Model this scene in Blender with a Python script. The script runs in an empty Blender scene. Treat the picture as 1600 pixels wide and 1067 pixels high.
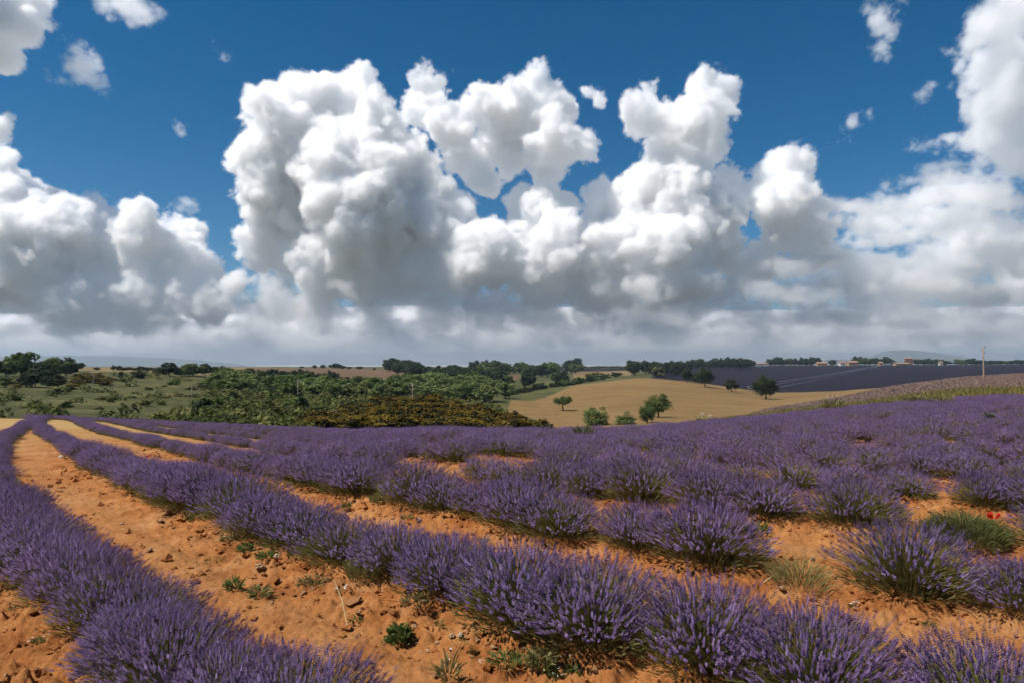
import bpy, bmesh, math, random
import numpy as np
from mathutils import Vector, Matrix

scene = bpy.context.scene
COL = scene.collection
rng = random.Random(11)
nrng = np.random.default_rng(11)

# ------------------------------------------------------------------ camera
F_PX = 1067.0                       # 24 mm lens on a 36 mm wide sensor, in photo pixels
EYE = 1.6
PITCH = math.atan(39.0 / F_PX)
cam_data = bpy.data.cameras.new('camera')
cam_data.sensor_width = 36.0
cam_data.lens = 24.0
cam_data.clip_start = 0.1
cam_data.clip_end = 150000.0
cam = bpy.data.objects.new('camera', cam_data)
COL.objects.link(cam)
cam.location = (0, 0, EYE)
cam.rotation_euler = (math.pi / 2 + PITCH, 0, 0)
scene.camera = cam

# ------------------------------------------------------------------ sky and sun
SUN_EL = math.radians(57)
SUN_AZ = math.radians(-112)          # clockwise from +Y: the sun stands high on the left
world = bpy.data.worlds.new('World')
scene.world = world
world.use_nodes = True
wn = world.node_tree.nodes
wl = world.node_tree.links
bg = wn['Background']
sky = wn.new('ShaderNodeTexSky')
sky.sky_type = 'NISHITA'
sky.sun_disc = False
sky.sun_elevation = SUN_EL
sky.sun_rotation = SUN_AZ
sky.altitude = 1500
sky.air_density = 1.0
sky.dust_density = 0.3
sky.ozone_density = 3.0
hs = wn.new('ShaderNodeHueSaturation')
hs.inputs['Saturation'].default_value = 1.42
hs.inputs['Hue'].default_value = 0.493
hs.inputs['Value'].default_value = 1.0
wl.new(sky.outputs[0], hs.inputs['Color'])
wl.new(hs.outputs[0], bg.inputs['Color'])
bg.inputs['Strength'].default_value = 0.05

sun_data = bpy.data.lights.new('sun', 'SUN')
sun_data.energy = 3.6
sun_data.angle = math.radians(0.53)
sun_data.color = (1.0, 0.945, 0.87)
sun = bpy.data.objects.new('sun', sun_data)
COL.objects.link(sun)
sun_dir = Vector((math.sin(SUN_AZ) * math.cos(SUN_EL), math.cos(SUN_AZ) * math.cos(SUN_EL), math.sin(SUN_EL)))
sun.rotation_euler = sun_dir.to_track_quat('Z', 'Y').to_euler()

scene.view_settings.view_transform = 'Standard'
scene.view_settings.look = 'None'
scene.view_settings.exposure = 0.7
scene.view_settings.gamma = 1.0
scene.view_settings.use_curve_mapping = False
cy = scene.cycles
cy.max_bounces = 64
cy.diffuse_bounces = 3
cy.glossy_bounces = 2
cy.transmission_bounces = 3
cy.transparent_max_bounces = 8
cy.volume_bounces = 64
cy.volume_step_rate = 2.5
cy.volume_max_steps = 512
cy.use_denoising = True
cy.use_adaptive_sampling = True
cy.adaptive_threshold = 0.04
cy.sample_clamp_indirect = 6.0

def tag(o, label=None, cat=None, group=None, kind=None):
    if label: o['label'] = label
    if cat: o['category'] = cat
    if group: o['group'] = group
    if kind: o['kind'] = kind
    return o

def node(nt, typ, **kw):
    n = nt.nodes.new(typ)
    for k, v in kw.items():
        if k in ('inp',):
            for kk, vv in v.items():
                n.inputs[kk].default_value = vv
        else:
            setattr(n, k, v)
    return n

# a point of the picture at depth y, in metres (camera looks along +Y, pitched up slightly)
_cp, _sp = math.cos(PITCH), math.sin(PITCH)
def ray(px, py):
    a = (px - 800.0) / F_PX
    b = -(py - 533.5) / F_PX
    return a, _cp - b * _sp, _sp + b * _cp      # x, y, z
def at(px, py, depth):
    x, y, z = ray(px, py)
    return x / y * depth, depth, EYE + z / y * depth
# ------------------------------------------------------------------ helpers for meshes and materials
def mesh_np(name, verts, faces, mats=(), mat_idx=None, smooth=False):
    """verts (n,3); faces (m,3) or (m,4) array, or a list of such arrays."""
    if not isinstance(faces, (list, tuple)): faces = [faces]
    faces = [np.asarray(f, np.int32) for f in faces if len(f)]
    me = bpy.data.meshes.new(name)
    verts = np.asarray(verts, np.float32)
    me.vertices.add(len(verts)); me.vertices.foreach_set('co', verts.ravel())
    nl = sum(f.size for f in faces); nf = sum(len(f) for f in faces)
    me.loops.add(nl); me.polygons.add(nf)
    me.loops.foreach_set('vertex_index', np.concatenate([f.ravel() for f in faces]))
    tot = np.concatenate([np.full(len(f), f.shape[1], np.int32) for f in faces])
    start = np.concatenate([[0], np.cumsum(tot)[:-1]]).astype(np.int32)
    me.polygons.foreach_set('loop_start', start)
    for mt in mats: me.materials.append(mt)
    if mat_idx is not None: me.polygons.foreach_set('material_index', np.asarray(mat_idx, np.int32))
    me.polygons.foreach_set('use_smooth', np.full(nf, bool(smooth)))
    me.update(calc_edges=True)
    return me
def obj(name, me, parent=None, loc=None):
    o = bpy.data.objects.new(name, me)
    COL.objects.link(o)
    if parent is not None: o.parent = parent
    if loc is not None: o.location = loc
    return o
def empty(name, loc=(0, 0, 0), rz=0.0, sc=1.0):
    o = bpy.data.objects.new(name, None)
    o.empty_display_size = 0.1
    COL.objects.link(o)
    o.location = loc; o.rotation_euler = (0, 0, rz); o.scale = (sc, sc, sc) if isinstance(sc, (int, float)) else sc
    return o

_tab = np.random.default_rng(3).random((256, 256)).astype(np.float32)
def vnoise(x, y, s=0):
    """smooth value noise, 0..1"""
    x = np.asarray(x, np.float64) + 37.7 * s; y = np.asarray(y, np.float64) - 19.3 * s
    xi = np.floor(x).astype(np.int64); yi = np.floor(y).astype(np.int64)
    fx = x - xi; fy = y - yi
    fx = fx * fx * (3 - 2 * fx); fy = fy * fy * (3 - 2 * fy)
    def t(i, j): return _tab[(i + 91 * s) & 255, j & 255]
    return (t(xi, yi) * (1 - fx) + t(xi + 1, yi) * fx) * (1 - fy) + (t(xi, yi + 1) * (1 - fx) + t(xi + 1, yi + 1) * fx) * fy
def fbm(x, y, octs=4, s=0, rough=0.5):
    a, tot, out = 1.0, 0.0, 0.0
    for i in range(octs):
        out = out + a * vnoise(x * 2.03 ** i, y * 2.03 ** i, s + i); tot += a; a *= rough
    return out / tot

def new_mat(name):
    m = bpy.data.materials.new(name); m.use_nodes = True
    nt = m.node_tree; nt.nodes.clear()
    out = nt.nodes.new('ShaderNodeOutputMaterial')
    bs = nt.nodes.new('ShaderNodeBsdfPrincipled')
    bs.inputs['Roughness'].default_value = 0.9
    bs.inputs['Specular IOR Level'].default_value = 0.15
    nt.links.new(bs.outputs[0], out.inputs[0])
    return m, nt, bs
def rgba(c): return (c[0], c[1], c[2], 1.0)
def noise_tex(nt, scale, detail=5, rough=0.6, coord=None, stretch=None):
    tc = nt.nodes.new('ShaderNodeTexCoord')
    src = tc.outputs['Object'] if coord is None else coord
    if stretch:
        mp = nt.nodes.new('ShaderNodeMapping'); mp.inputs['Scale'].default_value = stretch[:3]
        if len(stretch) > 3: mp.inputs['Rotation'].default_value = (0, 0, stretch[3])
        nt.links.new(src, mp.inputs[0]); src = mp.outputs[0]
    n = nt.nodes.new('ShaderNodeTexNoise')
    n.inputs['Scale'].default_value = scale; n.inputs['Detail'].default_value = detail; n.inputs['Roughness'].default_value = rough
    nt.links.new(src, n.inputs['Vector'])
    return n.outputs['Fac']
def ramp(nt, fac, stops):
    r = nt.nodes.new('ShaderNodeValToRGB')
    el = r.color_ramp.elements
    while len(el) < len(stops): el.new(0.5)
    for e, (p, c) in zip(el, stops):
        e.position = p; e.color = rgba(c)
    nt.links.new(fac, r.inputs[0])
    return r.outputs[0]
def mix(nt, fac, a, b, typ='MIX'):
    n = nt.nodes.new('ShaderNodeMix'); n.data_type = 'RGBA'; n.blend_type = typ
    for sock, v in ((n.inputs[0], fac), (n.inputs[6], a), (n.inputs[7], b)):
        if isinstance(v, (int, float)): sock.default_value = v
        elif isinstance(v, tuple): sock.default_value = rgba(v)
        else: nt.links.new(v, sock)
    return n.outputs[2]
def bump(nt, bs, h, strength, dist):
    b = nt.nodes.new('ShaderNodeBump'); b.inputs['Strength'].default_value = strength; b.inputs['Distance'].default_value = dist
    nt.links.new(h, b.inputs['Height']); nt.links.new(b.outputs[0], bs.inputs['Normal'])

def field_mat(name, stops, scale, detail=6, rows=None, fine=None, bumpd=None):
    m, nt, bs = new_mat(name)
    c = ramp(nt, noise_tex(nt, scale, detail, 0.62), stops)
    if fine:
        f = noise_tex(nt, fine[0], 4, 0.7)
        c = mix(nt, 1.0, c, ramp(nt, f, [(0.3, (1 - fine[1],) * 3), (0.7, (1 + fine[1],) * 3)]), 'MULTIPLY')
    if rows:                                         # drill lines of the crop
        f = noise_tex(nt, 1.0, 2, 0.5, stretch=(rows[0], rows[1], 1.0, rows[2]))
        c = mix(nt, rows[3], c, ramp(nt, f, [(0.35, rows[4]), (0.65, rows[5])]))
    nt.links.new(c, bs.inputs['Base Color'])
    if bumpd: bump(nt, bs, noise_tex(nt, bumpd[0], 5, 0.65), 0.8, bumpd[1])
    return m

# ------------------------------------------------------------------ lie of the land: heights from the eye outwards
PXC = np.array([-300, 0, 100, 300, 500, 650, 800, 900, 1000, 1100, 1200, 1300, 1400, 1500, 1600, 1900.])
EDGE_D = np.array([50, 50, 48, 42, 37, 35, 33, 34, 36, 40, 44, 48, 52, 56, 60, 68.])       # where the near field ends
EDGE_Y = np.array([640, 642, 644, 652, 660, 666, 668, 668, 664, 657, 648, 636, 624, 617, 612, 603.])
def slope_of(py):
    b = -(np.asarray(py, float) - 533.5) / F_PX
    return (_sp + b * _cp) / (_cp - b * _sp)
A_COEF = -(EYE + slope_of(EDGE_Y + 0.55 * F_PX / EDGE_D) * EDGE_D) / EDGE_D ** 2
# heights beyond the field: per direction, distance and the picture row where that ground is seen
PROF = {
    -300: [(70, 650), (100, 630), (150, 604), (200, 586), (240, 580), (300, 576), (600, 574), (2000, 572.5)],
    0: [(70, 652), (100, 630), (150, 604), (200, 588), (240, 581), (300, 577), (600, 574), (2000, 572.5)],
    100: [(62, 654), (100, 634), (150, 610), (200, 592), (240, 583), (320, 577), (600, 575), (2000, 572.5)],
    300: [(60, 664), (90, 646), (130, 624), (180, 604), (230, 591), (300, 581), (400, 577), (700, 574.5), (2000, 572.5)],
    500: [(50, 682), (72, 664), (95, 650), (120, 640), (170, 622), (230, 610), (300, 602), (350, 598), (600, 575), (800, 575), (2000, 572.5)],
    650: [(50, 688), (68, 664), (88, 636), (104, 624), (120, 632), (170, 634), (230, 625), (320, 602), (360, 597), (600, 580), (1000, 575), (2000, 572.5)],
    800: [(45, 700), (70, 672), (95, 660), (130, 670), (180, 652), (220, 623), (260, 626), (350, 614), (500, 594), (800, 579), (1200, 574), (2000, 572.5)],
    900: [(45, 700), (90, 682), (130, 668), (200, 642), (260, 622), (320, 601), (350, 600), (400, 604), (500, 596), (800, 581), (1200, 574), (2000, 572.5)],
    1000: [(50, 695), (90, 680), (130, 664), (200, 636), (280, 610), (360, 590), (380, 588.5), (420, 590), (600, 584), (900, 577), (1500, 572)],
    1100: [(46, 670), (60, 676), (100, 672), (140, 658), (200, 638), (280, 618), (360, 600), (390, 598), (430, 601), (480, 599), (1000, 571), (1500, 570)],
    1200: [(50, 654), (90, 640), (110, 646), (150, 650), (200, 639), (280, 626), (360, 614), (390, 613), (430, 615), (470, 613), (1000, 571), (1500, 570)],
    1300: [(54, 643), (95, 625), (120, 634), (200, 633), (300, 619), (380, 611), (420, 613), (470, 611), (1000, 571), (1500, 570)],
    1400: [(58, 630), (100, 604), (130, 610), (250, 613), (380, 603), (430, 603), (470, 601), (1000, 570), (1500, 569.5)],
    1500: [(62, 617), (110, 591), (150, 597), (300, 601), (430, 598), (1000, 570), (1500, 569.5)],
    1600: [(66, 615), (115, 585), (160, 590), (300, 595), (450, 592), (1000, 569.5), (1500, 569)],
    1900: [(72, 600), (120, 572), (160, 577), (300, 588), (1000, 569.5), (1500, 569)],
}
LOGD = np.linspace(math.log(0.3), math.log(20000.0), 900)
_H = np.zeros((len(PXC), len(LOGD)))
for i, c in enumerate(PXC):
    d = np.exp(LOGD)
    near = -A_COEF[i] * d * d
    pts = [(EDGE_D[i], -A_COEF[i] * EDGE_D[i] ** 2)] + [(q, EYE + float(slope_of(y)) * q) for q, y in PROF[int(c)]]
    last = pts[-1]
    pts += [(5000, last[1] * 0.5 - 2), (20000, -10)]
    px_, pz_ = np.log([p[0] for p in pts]), np.array([p[1] for p in pts])
    far = np.interp(LOGD, px_, pz_)
    _H[i] = np.where(d < EDGE_D[i], near, far)
# round the kinks off, along the distance and across the directions
PXF = np.arange(-300, 1901, 10.0)
_HF = np.empty((len(PXF), len(LOGD)))
for j in range(len(LOGD)): _HF[:, j] = np.interp(PXF, PXC, _H[:, j])
def smooth(a, n, axis):
    k = np.hanning(n + 2)[1:-1]; k /= k.sum()
    pad = [(0, 0), (0, 0)]; pad[axis] = (n // 2, n // 2)
    return np.apply_along_axis(lambda v: np.convolve(v, k, 'valid'), axis, np.pad(a, pad, mode='edge'))
_HF = smooth(smooth(_HF, 7, 1), 9, 0)
def cd_of(x, y):
    az = np.arctan2(x, y); r = np.hypot(x, y)
    azc = np.clip(az, math.atan(-1100 / F_PX), math.atan(1100 / F_PX))
    return 800 + F_PX * np.tan(azc), r * np.cos(azc)
def ground(x, y):
    x = np.asarray(x, float); y = np.asarray(y, float)
    c, d = cd_of(x, y)
    fi = np.clip((c + 300) / 10.0, 0, len(PXF) - 1.001); i = fi.astype(int); fi = fi - i
    fj = np.clip((np.log(np.maximum(d, 0.31)) - LOGD[0]) / (LOGD[1] - LOGD[0]), 0, len(LOGD) - 1.001); j = fj.astype(int); fj = fj - j
    return (_HF[i, j] * (1 - fi) + _HF[i + 1, j] * fi) * (1 - fj) + (_HF[i, j + 1] * (1 - fi) + _HF[i + 1, j + 1] * fi) * fj
def edge_d(c): return np.interp(c, PXC, EDGE_D)
def crest_d(c): return np.interp(c, [1080, 1200, 1300, 1400, 1500, 1600, 1900], [46, 90, 95, 100, 110, 115, 120])

# ------------------------------------------------------------------ lavender rows in plan (metres)
_base = np.array([(-31, 46), (-20.6, 31.8), (-15.5, 24.4), (-12.2, 20.1), (-8.05, 15.15), (-4.95, 11.6), (-3.1, 9.75), (-1.72, 8.4), (-0.5, 7.2),
                  (0.75, 6.1), (2.0, 5.02), (3.0, 4.18), (4.3, 3.1), (9.0, -0.9), (30, -19)])
_t = np.concatenate([[0], np.cumsum(np.hypot(*np.diff(_base, axis=0).T))])
_tt = np.arange(0, _t[-1], 0.1)
_bx = smooth(np.interp(_tt, _t, _base[:, 0])[:, None], 41, 0)[:, 0]
_by = smooth(np.interp(_tt, _t, _base[:, 1])[:, None], 41, 0)[:, 0]
_dx, _dy = np.gradient(_bx), np.gradient(_by)
_l = np.hypot(_dx, _dy); _nx, _ny = -_dy / _l, _dx / _l           # normal away from the camera
_spc = np.interp(_by, [6, 22, 50], [2.02, 1.5, 1.5])
def row_line(k):
    """centre line of row k; row 3 is the third from the lower left"""
    o = 0.30 + (k - 3) * _spc
    return _bx + _nx * o, _by + _ny * o
N_ROWS = 34
_rows = [row_line(k) for k in range(0, N_ROWS)]
_rp = np.concatenate([np.stack(r, 1) for r in _rows])
# distance to the nearest row on a 8 cm grid
_g = 0.08
_gx0, _gy0, _gw, _gh = -16.0, -2.0, 400, 300
_mark = np.full((_gh, _gw), 99.0, np.float32)
_gxx = _gx0 + np.arange(_gw) * _g; _gyy = _gy0 + np.arange(_gh) * _g
for (qx, qy) in _rp[(_rp[:, 0] > _gx0 - 1) & (_rp[:, 0] < _gx0 + _gw * _g + 1) & (_rp[:, 1] > _gy0 - 1) & (_rp[:, 1] < _gy0 + _gh * _g + 1)]:
    i0 = max(0, int((qx - 1.2 - _gx0) / _g)); i1 = min(_gw, int((qx + 1.2 - _gx0) / _g))
    j0 = max(0, int((qy - 1.2 - _gy0) / _g)); j1 = min(_gh, int((qy + 1.2 - _gy0) / _g))
    if i0 >= i1 or j0 >= j1: continue
    dd = np.hypot(_gxx[None, i0:i1] - qx, _gyy[j0:j1, None] - qy)
    np.minimum(_mark[j0:j1, i0:i1], dd, out=_mark[j0:j1, i0:i1])
def row_dist(x, y):
    i = np.clip((np.asarray(x) - _gx0) / _g, 0, _gw - 1).astype(int); j = np.clip((np.asarray(y) - _gy0) / _g, 0, _gh - 1).astype(int)
    return np.minimum(_mark[j, i], 1.0)
def soil_relief(x, y):
    """clods and furrows of the worked soil, fading out with distance"""
    fade = np.clip(1.35 - np.hypot(x, y) / 22.0, 0, 1)
    rd = row_dist(x, y)
    rough = np.clip(1.15 - np.abs(rd - 0.42) / 0.42, 0.24, 1) * (0.55 + 0.9 * fbm(x * 0.9, y * 0.9, 2, 9))
    ridged = 1 - np.abs(2 * fbm(x * 7.5, y * 7.5, 3, 2, 0.55) - 1) * 2.2
    lump = np.maximum(0, fbm(x * 15.0, y * 15.0, 3, 5, 0.6) - 0.52)
    h = 0.10 * np.exp(-(rd / 0.36) ** 2) - 0.03
    h = h + rough * (0.034 * ridged + 0.17 * lump) + 0.05 * (fbm(x * 1.6, y * 1.6, 3, 7) - 0.5)
    fine = 0.024 * (fbm(x * 30, y * 30, 2, 4) - 0.5)
    rut = -0.035 * np.exp(-((rd - 0.78) / 0.10) ** 2) * fbm(x * 0.5, y * 0.5, 2, 40)     # tyre ruts
    h = h + rut
    return (h + fine) * fade
def soil_z(x, y): return ground(x, y) + soil_relief(x, y)

# ------------------------------------------------------------------ ground materials
M = {}
def soil_mat():
    m, nt, bs = new_mat('ochre_soil')
    big = noise_tex(nt, 0.35, 4, 0.6); mid = noise_tex(nt, 3.2, 6, 0.65); fine = noise_tex(nt, 45.0, 5, 0.7)
    c = ramp(nt, mid, [(0.28, (0.180, 0.055, 0.013)), (0.44, (0.290, 0.101, 0.026)), (0.60, (0.37, 0.147, 0.043)), (0.8, (0.47, 0.225, 0.084))])
    c = mix(nt, big, c, mix(nt, 1.0, c, (1.12, 1.22, 1.35), 'MULTIPLY'))
    # compacted, paler sand between the rows
    at_ = nt.nodes.new('ShaderNodeAttribute'); at_.attribute_name = 'track'
    c = mix(nt, at_.outputs['Fac'], c, mix(nt, 0.55, c, (0.40, 0.195, 0.070)))
    crust = noise_tex(nt, 1.1, 5, 0.7)
    cf = nt.nodes.new('ShaderNodeMapRange'); cf.inputs[1].default_value = 0.52; cf.inputs[2].default_value = 0.72; cf.inputs[4].default_value = 0.6
    nt.links.new(crust, cf.inputs[0]); c = mix(nt, cf.outputs[0], c, (0.47, 0.265, 0.115))
    as_ = nt.nodes.new('ShaderNodeAttribute'); as_.attribute_name = 'straw'
    c = mix(nt, as_.outputs['Fac'], c, (0.40, 0.270, 0.105))
    c = mix(nt, 1.0, c, ramp(nt, fine, [(0.25, (0.60, 0.57, 0.52)), (0.5, (1, 1, 1)), (0.75, (1.25, 1.3, 1.38))]), 'MULTIPLY')
    nt.links.new(c, bs.inputs['Base Color'])
    bump(nt, bs, noise_tex(nt, 55.0, 6, 0.75), 0.9, 0.016)
    bs.inputs['Roughness'].default_value = 0.95
    return m
M['soil'] = soil_mat()
M['scrub'] = field_mat('dry_scrub_grass', [(0.30, (0.034, 0.040, 0.010)), (0.45, (0.064, 0.068, 0.019)), (0.58, (0.098, 0.092, 0.030)), (0.75, (0.140, 0.116, 0.045))], 0.06, 9, fine=(0.5, 0.6), bumpd=(0.8, 0.8))
M['golden'] = field_mat('golden_stubble', [(0.28, (0.108, 0.070, 0.024)), (0.48, (0.190, 0.116, 0.040)), (0.72, (0.262, 0.158, 0.057))], 0.016, 8, rows=(0.012, 0.30, 0.35, 0.5, (0.128, 0.082, 0.030), (0.255, 0.155, 0.058)), fine=(0.35, 0.3))
M['brown'] = field_mat('brown_ploughland', [(0.3, (0.105, 0.062, 0.032)), (0.7, (0.155, 0.092, 0.047))], 0.01, 6, rows=(0.01, 0.2, 0.1, 0.3, (0.10, 0.062, 0.034), (0.165, 0.10, 0.05)))
M['tan'] = field_mat('tan_pasture', [(0.3, (0.15, 0.105, 0.045)), (0.7, (0.22, 0.15, 0.062))], 0.02, 6, fine=(0.4, 0.2))
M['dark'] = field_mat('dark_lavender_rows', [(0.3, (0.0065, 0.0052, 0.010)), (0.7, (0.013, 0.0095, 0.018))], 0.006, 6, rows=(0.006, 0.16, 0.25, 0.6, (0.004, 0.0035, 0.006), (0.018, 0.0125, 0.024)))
M['pale'] = field_mat('faded_lavender_ground', [(0.3, (0.25, 0.155, 0.11)), (0.7, (0.32, 0.20, 0.15))], 0.2, 6, fine=(2.0, 0.3))
M['grassground'] = field_mat('verge_ground', [(0.3, (0.12, 0.095, 0.025)), (0.7, (0.21, 0.15, 0.05))], 0.6, 6, fine=(3.0, 0.3))
M['plain'] = field_mat('far_plain', [(0.3, (0.05, 0.05, 0.022)), (0.5, (0.09, 0.075, 0.035)), (0.7, (0.16, 0.115, 0.055))], 0.0022, 5)

def build_ground():
    az_f = np.arctan((np.arange(-130, 1731, 3.3) - 800) / F_PX)
    az_l = np.linspace(-math.pi, az_f[0], 42)[:-1]; az_r = np.linspace(az_f[-1], math.pi, 42)[1:]
    az = np.concatenate([az_l, az_f, az_r]); nc = len(az)
    r1 = np.exp(np.linspace(math.log(1.7), math.log(15.0), 470)); r2 = np.exp(np.arange(math.log(15.0), math.log(20000), 0.022))[1:]
    r = np.concatenate([[0.25, 0.6, 1.0, 1.3, 1.5], r1, r2]); nr = len(r)
    X = np.sin(az)[None, :] * r[:, None]; Y = np.cos(az)[None, :] * r[:, None]
    Z = ground(X, Y)
    near = r < 30
    Z[near] += soil_relief(X[near], Y[near])
    far = r > 70
    Z[far] += ((fbm(X[far] / 22, Y[far] / 22, 3, 12) - 0.5) * np.clip((r[far][:, None] - 70) / 60, 0, 1) * 0.9)
    V = np.stack([X, Y, Z], -1).reshape(-1, 3)
    ii = np.arange(nr * nc).reshape(nr, nc)
    q = np.stack([ii[:-1, :-1], ii[1:, :-1], ii[1:, 1:], ii[:-1, 1:]], -1)[..., ::-1]
    fc, fd = cd_of(V[q].mean(2)[..., 0], V[q].mean(2)[..., 1])
    wob = (fbm(V[q][..., 0, 0] / 9, V[q][..., 0, 1] / 9, 3, 21) - 0.5)
    E = edge_d(fc); inner = fd < E + wob * 2
    zone = np.zeros(fd.shape, int)
    gl = np.interp(fc, [775, 800, 900, 960, 1400, 1700], [120, 222, 325, 366, 432, 445]) * (1 + 0.015 * wob)
    zone[:] = 1                                                       # scrub
    zone[(fc < 420) & (fd > 285 + 40 * wob)] = 4                      # tan pasture on the left skyline
    zone[(fc > 395) & (fc < 720) & (fd > 345 + 0.05 * (fc - 400)) & (fd < 700)] = 3
    zone[(fc > 740) & (fc < 812) & (fd > 520) & (fd < 640)] = 3
    zone[(fc > 895) & (fc < 985) & (fd > 560) & (fd < 820)] = 4
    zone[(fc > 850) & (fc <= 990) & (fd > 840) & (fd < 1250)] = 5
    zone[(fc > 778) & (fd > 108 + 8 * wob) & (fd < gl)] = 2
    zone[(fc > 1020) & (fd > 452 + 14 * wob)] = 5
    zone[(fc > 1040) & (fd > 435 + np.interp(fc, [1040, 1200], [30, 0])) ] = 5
    zone[(fc > 1085) & (fd < crest_d(fc) + 6)] = 6
    zone[(fc > 1085) & (fd < E + np.interp(fc, [1085, 1250, 1600], [6, 9, 12]) + 2 * wob)] = 7
    zone[fd > 1060] = 8
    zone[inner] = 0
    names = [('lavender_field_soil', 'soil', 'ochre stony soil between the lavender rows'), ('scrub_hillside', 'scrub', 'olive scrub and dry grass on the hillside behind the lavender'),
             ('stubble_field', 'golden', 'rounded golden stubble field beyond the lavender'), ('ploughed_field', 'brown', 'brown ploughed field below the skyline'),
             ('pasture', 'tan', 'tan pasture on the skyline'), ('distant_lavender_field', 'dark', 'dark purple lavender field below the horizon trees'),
             ('faded_lavender_ground', 'pale', 'ground under the faded pink lavender strip'), ('field_verge', 'grassground', 'strip of dry ground between two lavender fields'),
             ('far_plain', 'plain', 'far plain reaching the horizon')]
    zf = zone.reshape(-1); qf = q.reshape(-1, 4)
    for z, (nm, mk, lab) in enumerate(names):
        f = qf[zf == z]
        if not len(f): continue
        used, inv = np.unique(f.ravel(), return_inverse=True)
        me = mesh_np(nm, V[used], inv.reshape(-1, 4), [M[mk]], smooth=True)
        if z == 0:
            a_ = me.attributes.new('track', 'FLOAT', 'POINT')
            vx, vy = V[used, 0], V[used, 1]
            tr = np.clip((row_dist(vx, vy) - 0.55) / 0.3, 0, 1) * np.clip(1.6 * fbm(vx * 0.8, vy * 0.8, 3, 15) - 0.2, 0, 1)
            a_.data.foreach_set('value', tr.astype(np.float32))
            a_ = me.attributes.new('straw', 'FLOAT', 'POINT')
            st = np.clip((vy - 13) / 12, 0, 1) * np.clip(-vx / 6, 0, 1) * np.clip(0.55 + 1.2 * (fbm(vx / 2.5, vy / 2.5, 3, 44) - 0.35), 0, 0.85)
            a_.data.foreach_set('value', st.astype(np.float32))
        tag(obj(nm, me), lab, None, kind='structure')
build_ground()

# far blue hills
def build_hills():
    m = field_mat('hill_scrub', [(0.3, (0.05, 0.06, 0.03)), (0.7, (0.09, 0.09, 0.05))], 0.002, 4)
    def ridge(nm, lab, pts, depth, thick):
        px = np.linspace(pts[0][0], pts[-1][0], 90)
        py = np.interp(px, [p[0] for p in pts], [p[1] for p in pts])
        py = smooth(py[:, None], 9, 0)[:, 0] + (fbm(px / 14, px * 0, 3, 6) - 0.5) * 1.2
        prof = [(-1.0, 0.0), (-0.55, 0.5), (-0.2, 0.88), (0, 1.0), (0.4, 0.7), (1.0, 0.0)]
        V = []
        for sh, hh in prof:
            d = depth + sh * thick
            for a, b in zip(px, py):
                x = (a - 800) / F_PX * depth / _cp
                zt = EYE + float(slope_of(b)) * depth
                V.append((x, d, -14 + (zt + 14) * hh * (1 + 0.06 * (vnoise(a / 9, sh * 5, 4) - 0.5))))
        n = len(px); ii = np.arange(len(prof) * n).reshape(len(prof), n)
        q = np.stack([ii[:-1, :-1], ii[:-1, 1:], ii[1:, 1:], ii[1:, :-1]], -1).reshape(-1, 4)
        tag(obj(nm, mesh_np(nm, V, q, [m], smooth=True)), lab, None, kind='structure')
    ridge('hill', 'long blue hill fading behind the left skyline', [(-420, 574), (-200, 563), (0, 557), (120, 555), (230, 557.5), (320, 563), (390, 571), (420, 575)], 9000, 900)
    ridge('hill', 'faint blue mountain behind the houses', [(1240, 575), (1340, 566), (1370, 552), (1395, 546.5), (1440, 547), (1500, 558), (1560, 566), (1640, 572)], 9000, 800)
    ridge('hill', 'low blue rise on the horizon behind the houses', [(1150, 574), (1260, 562), (1350, 562), (1460, 568), (1600, 566), (1800, 563), (2100, 575)], 7600, 500)
build_hills()
# ------------------------------------------------------------------ lavender
def leaf_mat(name, stops, translucent=0.3, attr=True, rough=0.8, objvar=0.05):
    m = bpy.data.materials.new(name); m.use_nodes = True
    nt = m.node_tree; nt.nodes.clear()
    out = nt.nodes.new('ShaderNodeOutputMaterial')
    a = nt.nodes.new('ShaderNodeAttribute'); a.attribute_name = 'tone'
    c = ramp(nt, a.outputs['Fac'], stops)
    oi = nt.nodes.new('ShaderNodeObjectInfo')
    hv = nt.nodes.new('ShaderNodeHueSaturation')
    mr = nt.nodes.new('ShaderNodeMapRange'); mr.inputs[3].default_value = 0.5 - objvar * 0.22; mr.inputs[4].default_value = 0.5 + objvar * 0.22
    nt.links.new(oi.outputs['Random'], mr.inputs[0]); nt.links.new(mr.outputs[0], hv.inputs['Hue'])
    mv = nt.nodes.new('ShaderNodeMath'); mv.operation = 'MULTIPLY'; mv.inputs[1].default_value = 7.13
    fr = nt.nodes.new('ShaderNodeMath'); fr.operation = 'FRACT'
    nt.links.new(oi.outputs['Random'], mv.inputs[0]); nt.links.new(mv.outputs[0], fr.inputs[0])
    m2 = nt.nodes.new('ShaderNodeMapRange'); m2.inputs[3].default_value = 1 - objvar * 1.6; m2.inputs[4].default_value = 1 + objvar * 1.6
    nt.links.new(fr.outputs[0], m2.inputs[0]); nt.links.new(m2.outputs[0], hv.inputs['Value'])
    nt.links.new(c, hv.inputs['Color'])
    bs = nt.nodes.new('ShaderNodeBsdfPrincipled'); bs.inputs['Roughness'].default_value = rough; bs.inputs['Specular IOR Level'].default_value = 0.2
    nt.links.new(hv.outputs[0], bs.inputs['Base Color'])
    if translucent:
        tr = nt.nodes.new('ShaderNodeBsdfTranslucent'); nt.links.new(hv.outputs[0], tr.inputs['Color'])
        mx = nt.nodes.new('ShaderNodeMixShader'); mx.inputs[0].default_value = translucent
        nt.links.new(bs.outputs[0], mx.inputs[1]); nt.links.new(tr.outputs[0], mx.inputs[2]); nt.links.new(mx.outputs[0], out.inputs[0])
    else:
        nt.links.new(bs.outputs[0], out.inputs[0])
    return m
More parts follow.
